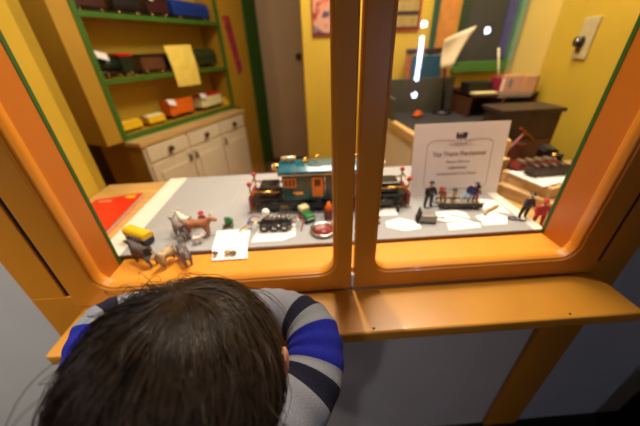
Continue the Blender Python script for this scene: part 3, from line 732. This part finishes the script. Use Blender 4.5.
struct(MB().bx(.692, .80, 1.652, 1.66, 0, 2.3).build('trim_11', mat('orange tan panel', (196,130,56), .6)))

# phone jack plate on the right wall
pp = thing('wall_switch', 'ivory wall plate with a round dark knob on the right yellow wall', 'switch', (1.15, 1.25, 1.063))
MB().bx(-.008, -.001, -.034, .034, -.072, .072, .002).build('plate', mat('ivory plastic', (196,180,130), .45), pp)
MB().cyl((-.030,.012,-.010), (-.008,.012,-.010), .017, .019, 20).build('knob', mat('dark bakelite', (44,34,24), .35), pp)
MB().cyl((-.032,.012,-.010), (-.0305,.012,-.010), .009, seg=14).build('knob_cap', STEEL, pp)
MB().bx(-.012, -.008, .002, .022, -.050, -.030, .001).build('lower_slot', mat('brown bakelite', (120,92,50), .4), pp)

# ============================================================ HUTCH AT LEFT
ang = math.atan2(.9064, .4225)
hu = thing('hutch_cabinet', 'yellow shelf hutch with green edges over cream drawers and doors', 'cabinet', (-.862, 1.476, 0), ang)
# local: x along the front, y to the back (left), z up ; front face at y=0
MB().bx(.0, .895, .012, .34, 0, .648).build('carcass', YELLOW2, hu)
MB().bx(.0, .895, .0, .012, .0, .648).build('face_frame', CREAM, hu)
MB().bx(-.015, .91, -.012, .35, .648, .674, .003).build('counter_top', TANWOOD, hu)
b = MB(); b.bx(-.10, -.004, .10, .45, .674, 2.1); b.bx(.925, 1.02, .10, .45, .674, 2.1); b.bx(-.10, 1.02, .1, .45, 2.1, 2.12)
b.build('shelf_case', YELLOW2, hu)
MB().bx(-.004, .925, .265, .285, .674, 2.1).build('back_panel', YELLOW, hu)
for x in (-.004, .925): MB().bx(x-.012, x+.012, .092, .104, .674, 2.1).build('edge_trim', GREEN, hu)
for z in (.700, .965, 1.235, 1.55): MB().bx(-.004, .925, .097, .265, z-.014, z+.003).build('shelf', YELLOW2, hu)
for z in (.700, .965, 1.235, 1.55): MB().bx(-.004, .925, .089, .097, z-.026 if z < .8 else z-.018, z+.004).build('edge_trim', GREEN, hu)
for k in range(3):
    x0 = .012+k*.296; x1 = x0+.28
    d = MB().bx(x0, x1, -.012, .0, .558, .640, .003).build('drawer', CREAM, hu)
    kn = MB(); kn.cyl(((x0+x1)/2,-.030,.600), ((x0+x1)/2,-.012,.600), .011, .008, 16); kn.m(1).sph(((x0+x1)/2,-.032,.600), .017, (1,.6,1), 16)
    kn.build('knob', [DARK, mat('dark bronze', (84,62,44), .3, .8)], d)
    dr = MB(); dr.bx(x0, x1, -.012, .0, .03, .545, .003); dr.bx(x0+.04, x1-.04, -.018, -.012, .09, .49, .005)
    dd = dr.build('door', CREAM, hu)
    hx = x1-.018 if k == 0 else x0+.018
    MB().tube([(hx,-.012,.525), (hx,-.028,.515), (hx,-.028,.490), (hx,-.012,.480)], .0055, 8).build('handle', mat('dark bronze', (84,62,44), .3, .8), dd)
ex = Vector((math.cos(ang), math.sin(ang), 0)); ey = Vector((-math.sin(ang), math.cos(ang), 0)); H0 = Vector((-.862, 1.476, 0))
def hp(s_, w, z): return tuple(H0 + ex*s_ + ey*w + Vector((0,0,z)))
def hcar(label, s_, w, z, *a, **k): return toy_car('toy_train_car', label, 'toy train', hp(s_, w, z), ang, *a, group='toy trains in the hutch', **k)
Z1, Z2, Z3 = .7035, .9685, 1.2385
hcar('small yellow toy car at the left end of the lowest hutch shelf', .085, .16, Z1, .12, .07, .070, YEL, YEL, 'gondola')
hcar('second small yellow toy car on the lowest hutch shelf', .245, .16, Z1, .12, .07, .070, YEL, LCREAM, 'gondola')
hcar('orange toy boxcar with a white tag on the lowest hutch shelf', .455, .17, Z1, .21, .08, .112, ORANGE, ORANGE, 'box', tagcard=True)
hcar('cream toy car with a red roof at the right of the lowest hutch shelf', .74, .17, Z1, .23, .08, .108, LCREAM, RED, 'box', tagcard=True)
hcar('dark green toy engine with a white tag at the left of the middle shelf', .13, .17, Z2, .20, .08, .11, mat('bottle green enamel', (26,40,26), .35), RED, 'engine', tagcard=True)
hcar('black and rust toy car in the middle of the middle shelf', .345, .17, Z2, .17, .08, .10, mat('rust brown enamel', (96,60,34), .4), BLACK, 'box')
hcar('olive green round topped toy coach at the right of the middle shelf', .765, .17, Z2, .23, .085, .12, OLIVE, DARK, 'round')
hcar('black toy tender beside the yellow paper on the middle shelf', .50, .18, Z2, .09, .08, .10, BLACK, BLACK, 'box')
hcar('dark maroon toy coach at the left end of the top shelf', .10, .17, Z3, .15, .08, .10, mat('maroon enamel', (60,24,24), .4), BLACK, 'box')
hcar('black toy tank car second on the top shelf', .29, .17, Z3, .16, .08, .10, BLACK, DARK, 'round')
hcar('dark maroon toy coach with a white tag third on the top shelf', .475, .17, Z3, .14, .08, .10, mat('maroon enamel', (60,24,24), .4), BLACK, 'box', tagcard=True)
hcar('long royal blue toy coach at the right of the top shelf', .735, .17, Z3, .32, .085, .105, BLUE, BLUE, 'round')
yp = MB()
pr = [(.44,.06,.0), (.66,.06,.0), (.655,.075,-.105), (.475,.075,-.115)]
tp_ = [(.43,.085,.14), (.63,.085,.145)]
ya = [yp.bm.verts.new(hp(s_, w, z+Z2)) for s_, w, z in [(.395,.082,.135), (.60,.082,.140), (.61,.076,.03), (.615,.082,-.085), (.425,.082,-.08), (.41,.076,.03)]]
yp.bm.faces.new((ya[0], ya[1], ya[2], ya[5])); yp.bm.faces.new((ya[5], ya[2], ya[3], ya[4]))
yo = yp.build('yellow_notice', mat('yellow paper', (240,210,90), .7, var=.08, scale=18)); sm = yo.modifiers.new('s', 'SOLIDIFY'); sm.thickness = .001
tag(yo, 'yellow paper notice hanging over the middle hutch shelf', 'paper')
ye = thing('yellow_toy_block', 'small yellow toy block at the right end of the lowest hutch shelf', 'toy block', hp(.885, .14, Z1), ang)
MB().bx(-.02, .02, -.02, .02, 0, .035, .003).build('block', YEL, ye); MB().sph((0,0,.045), .014).build('knob', YEL, ye)

# wall strip right of the hutch, banner, green casing, beige door
wp = MB(); A = H0 + ex*1.02 + ey*.10; B_ = H0 + ex*1.235 + ey*.10
def slab(b, A, B_, n, z0, z1):
    vs = [b.bm.verts.new(p) for z in (z0, z1) for p in (A+Vector((0,0,z)), B_+Vector((0,0,z)), B_+n+Vector((0,0,z)), A+n+Vector((0,0,z)))]
    for f in ((0,1,2,3), (4,5,6,7), (0,1,5,4), (1,2,6,5), (2,3,7,6), (3,0,4,7)): b.bm.faces.new([vs[i] for i in f])
slab(wp, A, B_, ey*.05, 0, 2.3); struct(wp.build('wall_strip', YELLOW2))
wp = MB(); slab(wp, H0+ex*1.237+ey*.085, H0+ex*1.41+ey*.085, ey*.05, 0, 2.3); struct(wp.build('trim_12', GREEN2))
bn = thing('pennant_banner', 'narrow red and dark pennant on the yellow strip right of the hutch', 'banner', hp(1.035, .098, .90), rot=(0, 0, ang))
MB().prism([(.02,.385), (-.055,.375), (.025,.0), (.085,.03)], 'y', -.004, 0).build('pennant', mat('red purple print', (150,44,56), .6, var=.6, scale=22), bn)
d1 = bpy.data.objects.new('door_1', None); COL.objects.link(d1); d1.location = (-.30, 3.02, 0); struct(d1)
MB().bx(-.34, .31, 0, .03, .01, 2.05).build('door_leaf', BEIGE, d1)
MB().sph((.275, -.03, 1.0), .026).cyl((.275,-.03,1.0), (.275,0,1.0), .010).build('door_knob', mat('dark bronze', (84,62,44), .3, .8), d1)
struct(MB().bx(-1.9, .012, 3.07, 3.10, 0, .10).build('baseboard_back', FLOORI))

# ============================================================ THE HALL BEHIND THE CAMERA
struct(MB().bx(-3, 4.2, -2.74, -2.70, FZH, 2.6).build('wall_hall', mat('hall wall paint', (70,62,58), .8)))
sc = thing('tube_wall_lamp', 'tall cool white tube lamp with globes on the hall wall', 'lamp', (1.30, -2.70, .5))
MB().bx(-.05, .05, .0, .02, 0, .78).build('back_plate', DARK, sc)
MB().cyl((0,.10,.20), (0,.10,.63), .021).build('lamp_tube', BULB, sc)
MB().sph((0,.10,.05), .03).build('lamp_globe', BULB, sc); MB().sph((0,.10,.735), .03).build('lamp_globe', BULB, sc)
for z in (.05, .3, .55, .735): MB().bx(-.008, .008, .02, .075, z-.008, z+.008).build('bracket', DARK, sc)
sc = thing('globe_wall_lamp', 'single cool white globe lamp on the hall wall', 'lamp', (2.0, -2.70, 1.16))
MB().sph((0,.10,0), .03).build('lamp_globe', BULB, sc); MB().bx(-.03, .03, .0, .065, -.02, .02).build('bracket', DARK, sc)
w3 = bpy.data.objects.new('door_2', None); COL.objects.link(w3); w3.location = (2.58, -2.70, FZH); struct(w3)
MB().bx(-.22, .22, .0, .02, .535, 2.2).build('lit_glass', LITW, w3)
MB().bx(-.28, -.22, .0, .03, 0, 2.26).bx(.22, .28, .0, .03, 0, 2.26).bx(-.22, .22, 0, .03, 2.2, 2.26).bx(-.22, .22, 0, .025, 0, .535).build('door_frame', mat('pale door frame', (190,170,150), .6), w3)

# ============================================================ THE CHILD
Hc = Vector((-.117, .141, .816))
HS = .89
pv = Vector((-.185, .045, .43))
child = thing('person', 'child in a striped grey and blue knit sweater leaning on the orange ledge', 'person', (-.185, .06, FZH))
off = Vector((.185, -.06, -FZH))
def L(p): return Vector(p) + off
SH = {1: Vector((-.075, .135, .672)), -1: Vector((-.225, .150, .664))}
EL = {1: Vector((-.010, .272, .700)), -1: Vector((-.334, .298, .703))}
WR = {1: Vector((-.135, .340, .686)), -1: Vector((-.245, .346, .686))}
V = [pv, Vector((-.182,.075,.52)), Vector((-.178,.105,.60)), Vector((-.172,.125,.672)), Vector((-.158,.135,.73)), Vector((-.140,.136,.79)), Hc]
E_ = [(i, i+1) for i in range(6)]; Rr = [(.075,.06), (.075,.058), (.08,.06), (.06,.05), .034, .036, .05]
def addchain(root, pts, rad):
    i = len(V); V.extend(pts); Rr.extend(rad); E_.append((root, i))
    for k in range(len(pts)-1): E_.append((i+k, i+k+1))
    return i+len(pts)-1
for s_ in (1, -1):
    mid = SH[s_].lerp(EL[s_], .55) + Vector((s_*.026, 0, -.004)); m2 = EL[s_].lerp(WR[s_], .45) + Vector((s_*.006, .012, .004))
    palm = WR[s_] + Vector((-s_*.028, .010, -.006))
    w = addchain(3, [SH[s_], mid, EL[s_], m2, WR[s_], palm], [.030, .026, .023, .021, .017, (.020,.011)])
for s_ in (1, -1):
    hipj = pv + Vector((s_*.045, 0, -.04))
    addchain(0, [hipj, Vector((pv.x+s_*.055, .06, .21)), Vector((pv.x+s_*.058, .03, -.01)), Vector((pv.x+s_*.06, .085, -.045))], [.06, .042, .028, .024])
body = skin_mesh('body', [L(v) for v in V], E_, Rr, root=0, sub=2)
bmx = bmesh.new(); bmx.from_mesh(body)
# head with face, ears ; the head looks to the window (+y), tilted down
tilt = Matrix.Rotation(math.radians(-16), 4, 'X') @ Matrix.Rotation(math.radians(12), 4, 'Z')
def addpart(c, r, sc, rot=None, seg=24):
    vs = bmesh.ops.create_uvsphere(bmx, u_segments=seg, v_segments=seg*2//3, radius=r)['verts']
    M = Matrix.Translation(Hc+off) @ tilt @ Matrix.Scale(HS, 4) @ Matrix.Translation(c) @ (Euler(rot).to_matrix().to_4x4() if rot else Matrix()) @ Matrix.Diagonal((*sc, 1))
    for v in vs: v.co = M @ v.co
addpart((0, -.004, .012), .082, (.93, 1.08, 1.0), seg=32)       # skull
addpart((0, .028, -.045), .055, (.95, .9, .95))                  # face, jaw
addpart((.031, .055, -.050), .026, (1,1,.9)); addpart((-.031, .055, -.050), .026, (1,1,.9))   # cheeks
addpart((0, .084, -.030), .011, (.9,1,1.1)); addpart((0, .078, -.016), .008, (.8,.8,1.8))     # nose
addpart((0, .070, -.062), .012, (1.5,.6,.45)); addpart((0, .069, -.070), .011, (1.3,.6,.45)); addpart((0, .060, -.088), .018, (1.1,.8,.8))
for s_ in (-1, 1):
    addpart((s_*.091, .004, -.014), .025, (.35, .75, 1.15), (0, s_*.18, s_*-.35))
    addpart((s_*.030, .066, -.012), .015, (1.2,.6,.6))
# hands: five bent fingers each
for s_ in (1, -1):
    P = WR[s_] + Vector((-s_*.028, .010, -.006)) + off
    fl = [(-.012,.034), (-.004,.040), (.004,.038), (.011,.030)]
    for dy, ln in fl:
        a = P + Vector((-s_*.004, dy, .0)); d = Vector((-s_*1, .25+dy*8, 0)).normalized()
        pts = [a, a+d*ln*.55+Vector((0,0,.004)), a+d*ln*.85+Vector((0,0,-.003)), a+d*ln+Vector((0,0,-.010))]
        fm = skin_mesh('f', pts, [(0,1), (1,2), (2,3)], [.0062,.0058,.0054,.0046], sub=1); bmx.from_mesh(fm); bpy.data.meshes.remove(fm)
    a = P + Vector((s_*.012, .012, 0)); pts = [a, a+Vector((-s_*.006,.014,.003)), a+Vector((-s_*.016,.022,.002)), a+Vector((-s_*.024,.025,-.002))]
    fm = skin_mesh('f', pts, [(0,1), (1,2), (2,3)], [.0072,.0066,.006,.005], sub=1); bmx.from_mesh(fm); bpy.data.meshes.remove(fm)
bmx.to_mesh(body); bmx.free()
bo = mesh_obj('body', body, SKIN, child)
rm = bo.modifiers.new('r', 'REMESH'); rm.mode = 'VOXEL'; rm.voxel_size = .0034; rm.use_smooth_shade = True
cs = bo.modifiers.new('c', 'SMOOTH'); cs.factor = .5; cs.iterations = 3
for s_ in (-1, 1):
    eb = MB(); c = Hc + off + (tilt @ Vector((s_*.030, .0735, -.012)))*HS; eb.sph(c, .0105, (1,.7,.8), 16)
    e_ = eb.build('eye', mat('eye white', (236,232,226), .2), child)
    MB().sph(Hc + off + (tilt @ Vector((s_*.030, .0790, -.012)))*HS, .0052, (1,.5,1), 12).build('iris', mat('brown iris', (60,36,20), .2), e_)

# sweater: trunk plus two striped sleeves
def catmull(P, n):
    P = [Vector(p) for p in P]; Q = [P[0]*2-P[1]] + P + [P[-1]*2-P[-2]]; out = []
    for i in range(1, len(Q)-2):
        for k in range(n):
            t = k/n; a, b_, c, d = Q[i-1:i+3]
            out.append(.5*((2*b_)+(c-a)*t+(2*a-5*b_+4*c-d)*t*t+(3*b_-a-3*c+d)*t**3))
    out.append(P[-1]); return out
tv = [L(v) for v in ((-.186,.042,.350), (-.183,.07,.50), (-.178,.10,.59), (-.173,.120,.660), (-.165,.128,.705))]
tE = [(0,1), (1,2), (2,3), (3,4)]; tR = [(.108,.086), (.096,.074), (.098,.074), (.082,.062), (.046,.044)]
for s_ in (1, -1):
    i = len(tv); tv += [L((SH[s_].x-s_*.02, .132, .672)), L(SH[s_]+Vector((s_*.012,.01,-.002)))]; tE += [(3, i), (i, i+1)]; tR += [.056, .050]
sw = skin_mesh('sweater', tv, tE, tR, sub=2)
swo = mesh_obj('sweater', sw, KNIT, child)
MB().tube([L((-.158+.043*math.cos(a), .131+.041*math.sin(a), .722+.006*math.cos(a))) for a in [2*PI*k/24 for k in range(24)]], .009, 10, closed=True).build('collar', KNIT, swo)
def stripes(t):
    # t is distance from the elbow bend along the arm, negative towards the shoulder (m)
    if -.092 < t < -.070: return 1
    if -.056 < t < -.008: return 2
    if .010 < t < .030: return 1
    return 0
for s_ in (1, -1):
    A = SH[s_]; Bm = SH[s_].lerp(EL[s_], .55) + Vector((s_*.026, 0, -.004)); C_ = EL[s_]; D = EL[s_].lerp(WR[s_], .45) + Vector((s_*.006, .012, .004)); F = WR[s_] + Vector((s_*.004, -.002, -.002))
    path = catmull([A, Bm, C_, D, F], 16); n = len(path)
    cum = [0.]
    for a, b_ in zip(path, path[1:]): cum.append(cum[-1]+(b_-a).length)
    ie = min(range(n), key=lambda i: (path[i]-EL[s_]).length)
    rad = []
    for i in range(n):
        t = cum[i]/cum[-1]; r = .049*(1-t)+.030*t + .000*math.exp(-((cum[i]-cum[ie])/.04)**2)
        rad.append(r + .0014*math.sin(i*1.3)*(1-abs(t-.5)))
    b = MB(); b.tube([L(p) for p in path], rad, 28, matf=lambda i: stripes(cum[i]-cum[ie]))
    so_ = b.build('sleeve', [KNIT, NAVY, ROYAL], swo)
    su = so_.modifiers.new('u', 'SUBSURF'); su.levels = 1; su.render_levels = 1
    MB().tube([L(F+(WR[s_]-D).normalized()*k*.006) for k in range(4)], [.031,.033,.033,.030], 20).build('cuff', KNIT, swo)
# trousers and shoes
pvv = [pv, pv+Vector((0,0,.075))]; pe = [(0,1)]; pr2 = [(.088,.072), (.086,.07)]
for s_ in (1, -1):
    i = len(pvv); pvv += [pv+Vector((s_*.045,0,-.05)), Vector((pv.x+s_*.055,.06,.21)), Vector((pv.x+s_*.058,.035,-.005))]; pe += [(0,i), (i,i+1), (i+1,i+2)]; pr2 += [.068,.052,.042]
mesh_obj('trousers', skin_mesh('trousers', [L(v) for v in pvv], pe, pr2), DENIM, child)
for s_ in (1, -1):
    MB().sph(L((pv.x+s_*.06, .075, .028+FZH)), .04, (.78,1.75,.68), 20).bx(pv.x+s_*.06-.028+off.x, pv.x+s_*.06+.028+off.x, .012+off.y, .138+off.y, 0, .012, .004).build('shoe', SHOE, child)

# ---- hair: an under layer hugging the skull and thousands of fine strands combed from the whorl
hair_off = Hc + off
def hair_surf(d, extra=0.):
    """point on the hair volume for unit direction array d (head frame)"""
    r = np.array([.0885, .0985, .0945])
    p = d*r
    lo = np.clip(-d[:, 2]-.05, 0, 1); p[:, 0] *= 1-.22*lo
    p[:, 2] += .010; p[:, 1] += -.006
    return p*(1+extra)
T3 = np.array(tilt.to_3x3())
wh = np.array([.05, .06, .99]); wh /= np.linalg.norm(wh)      # whorl, near the top of the head
hb = MB(); vs = bmesh.ops.create_uvsphere(hb.bm, u_segments=40, v_segments=28, radius=1)['verts']
dl = []
for v in hb.bm.verts:
    d = np.array(v.co)[None]; p = hair_surf(d/np.linalg.norm(d), -.045)[0]
    v.co = Vector(T3 @ p)*HS + hair_off
    d = d[0]
    face = (d[1] > .42 and d[2] < .50) or (d[2] < -.62 + .35*max(0, d[1]+.2)) or (abs(d[0]) > .74 and d[2] < .04 and -.3 < d[1] < .4) or (d[2] < -.25 and d[1] > -.05)
    if face: dl.append(v)
bmesh.ops.delete(hb.bm, geom=dl, context='VERTS')
for f in hb.bm.faces: f.smooth = True
hob = hb.build('hair', HAIRB, child); sm = hob.modifiers.new('s', 'SOLIDIFY'); sm.thickness = .006; sm.offset = -1
def strands(N, seed, up, lenr, rad, clump=.5):
    g = np.random.default_rng(seed)
    # tangent frame at the whorl
    e1 = np.cross(wh, [0,1,0]); e1 /= np.linalg.norm(e1); e2 = np.cross(wh, e1)
    K = 12
    phi = g.uniform(0, 2*PI, N); th0 = np.sqrt(g.uniform(0, 1, N))*2.0; ln = g.uniform(*lenr, N)
    # clumps: strands of one lock share a wave
    lock = np.floor(phi/(2*PI)*110).astype(int); lw = g.normal(0, .2, 110)[lock] ; lz = g.uniform(0, .018, 110)[lock]
    swirl = .9
    pts = np.zeros((N, K, 3)); wav = g.normal(0, .06, N); uo = g.uniform(.0, up, N); frz = g.normal(0, .05, (N,))
    for k in range(K):
        t = k/(K-1)
        th = th0 + ln*t
        ph = phi + swirl*np.exp(-th*1.3) + (lw*clump+wav)*t*1.2 + frz*np.sin(t*5)
        d = (np.cos(th)[:, None]*wh + np.sin(th)[:, None]*(np.cos(ph)[:, None]*e1 + np.sin(ph)[:, None]*e2))
        ex_ = (-.03 + (uo/.09)*math.sin(min(1., t*1.5)*PI/2) + lz/.09*.5*t)
        p = hair_surf(d, 0.); p *= (1+ex_)[:, None]
        # free ends hang below the round of the head
        low = np.clip(-d[:, 2]-.35, 0, 1); p[:, 2] -= low*.02
        pts[:, k] = p
    root = pts[:, 0]/np.array([.0885,.0985,.0945]); tip = pts[:, -1]/np.array([.0885,.0985,.0945])
    def bad(q):
        return ((q[:, 1] > .50) & (q[:, 2] < .45)) | (q[:, 2] < -.72) | ((np.abs(q[:, 0]) > .70) & (q[:, 2] < .10) & (q[:, 1] > -.28) & (q[:, 1] < .42)) | ((q[:, 2] < -.2) & (q[:, 1] > -.05)) | ((np.abs(q[:, 0]) > .55) & (q[:, 2] < -.38))
    rb_ = ((root[:, 1] > .50) & (root[:, 2] < .55)) | (root[:, 2] < -.45) | bad(root)
    midp = pts[:, K//2]/np.array([.0885,.0985,.0945])
    keep = ~rb_
    for k in range(K): keep &= ~bad(pts[:, k]/np.array([.0885,.0985,.0945]))
    pts = pts[keep]; N = len(pts)
    pts = (pts @ T3.T)*HS + np.array(hair_off)
    tg = np.gradient(pts, axis=1); tg /= np.linalg.norm(tg, axis=2, keepdims=True)+1e-9
    nr = pts - np.array(hair_off); nr /= np.linalg.norm(nr, axis=2, keepdims=True)
    sd = np.cross(tg, nr); sd /= np.linalg.norm(sd, axis=2, keepdims=True)+1e-9
    nn = np.cross(sd, tg)
    tap = rad*np.array([1,1,1,1,1,1,1,.95,.85,.7,.5,.2])[None, :, None]
    ring = np.stack([pts + sd*tap, pts - sd*tap*.5 + nn*tap*.85, pts - sd*tap*.5 - nn*tap*.85], 2)   # N,K,3,3
    verts = ring.reshape(-1, 3)
    idx = np.arange(N*K*3).reshape(N, K, 3)
    F_ = []
    for j in range(3):
        j2 = (j+1) % 3
        F_.append(np.stack([idx[:, :-1, j], idx[:, :-1, j2], idx[:, 1:, j2], idx[:, 1:, j]], -1).reshape(-1, 4))
    F_ = np.concatenate(F_)
    me = bpy.data.meshes.new('hair_strands')
    me.vertices.add(len(verts)); me.vertices.foreach_set('co', verts.ravel())
    me.loops.add(F_.size); me.loops.foreach_set('vertex_index', F_.ravel())
    me.polygons.add(len(F_)); me.polygons.foreach_set('loop_start', np.arange(0, F_.size, 4)); me.polygons.foreach_set('loop_total', np.full(len(F_), 4))
    me.update(); me.validate()
    return me
hs = mesh_obj('hair_strands', strands(30000, 5, .008, (.7, 1.5), .00034, .30), HAIR, hob); hs['kind'] = 'stuff'
hs = mesh_obj('stray_hair', strands(260, 9, .026, (.4, .8), .00032, 1.4), HAIR, hob); hs['kind'] = 'stuff'

# ============================================================ LIGHT
def area(name, loc, target, power, size, col, spread=None):
    l = bpy.data.lights.new(name, 'AREA'); l.energy = power; l.size = size; l.color = col
    if spread: l.spread = spread
    o = bpy.data.objects.new(name, l); COL.objects.link(o); o.location = loc
    o.rotation_euler = (Vector(target)-Vector(loc)).to_track_quat('-Z', 'Y').to_euler(); return o
def spot(name, loc, target, power, angle, blend, radius, col):
    l = bpy.data.lights.new(name, 'SPOT'); l.energy = power; l.spot_size = math.radians(angle); l.spot_blend = blend; l.shadow_soft_size = radius; l.color = col
    o = bpy.data.objects.new(name, l); COL.objects.link(o); o.location = loc
    o.rotation_euler = (Vector(target)-Vector(loc)).to_track_quat('-Z', 'Y').to_euler(); return o
WARM = (1., .90, .76)
spot('display_spot', (.048, .68, 2.2), (.08, .50, .65), 80, 74, 1., .015, WARM)
area('display_lamp', (.2, 1.15, 2.25), (.2, 1.3, 0), 15, .5, WARM)
area('display_lamp', (.7, 1.2, 2.25), (.85, 1.3, 0), 19, .4, WARM)
area('alcove_fill', (-1.0, 1.06, 1.75), (-1.05, 1.6, .8), 2.6, .2, WARM)  # added fill, brightens the left side of the hutch
area('room_lamp', (-.02, 1.30, 2.0), (-.55, 1.95, .9), 7, .4, (1., .84, .64))
spot('hall_spot', (-.9, -1.3, 2.5), (-.5, .32, .6), 42, 42, .9, .06, (.97, .95, 1.))
spot('hall_spot', (-1.6, -.6, 2.45), (-.80, .41, .50), 170, 34, 1., .06, (1., .95, .84))  # extra spot added to brighten the grey wall left of the window
w = bpy.data.worlds.new('world'); S.world = w; w.use_nodes = True
nt = w.node_tree; bg = nt.nodes['Background']; bg.inputs[0].default_value = (.80, .72, .66, 1); bg.inputs[1].default_value = .115

# ============================================================ CAMERA
cam = bpy.data.cameras.new('camera'); co = bpy.data.objects.new('camera', cam); COL.objects.link(co)
cam.sensor_width = 36; cam.lens = 277.18/640*36; cam.clip_start = .01
pi_, ya_, ro_ = .540059, .0400676, -.0383713
fw = Vector((math.sin(ya_)*math.cos(pi_), math.cos(ya_)*math.cos(pi_), -math.sin(pi_)))
r = fw.cross(Vector((0,0,1))).normalized(); u = r.cross(fw)
r2 = r*math.cos(ro_) + u*math.sin(ro_); u2 = -r*math.sin(ro_) + u*math.cos(ro_)
M = Matrix((r2, u2, -fw)).transposed().to_4x4(); M.translation = (0, 0, 1.07)
co.matrix_world = M
cam.dof.use_dof = True; cam.dof.focus_distance = .33; cam.dof.aperture_fstop = 2.8
S.camera = co
S.view_settings.view_transform = 'Standard'; S.view_settings.look = 'None'; S.view_settings.gamma = 1; S.view_settings.exposure = 0
S.view_settings.use_curve_mapping = False
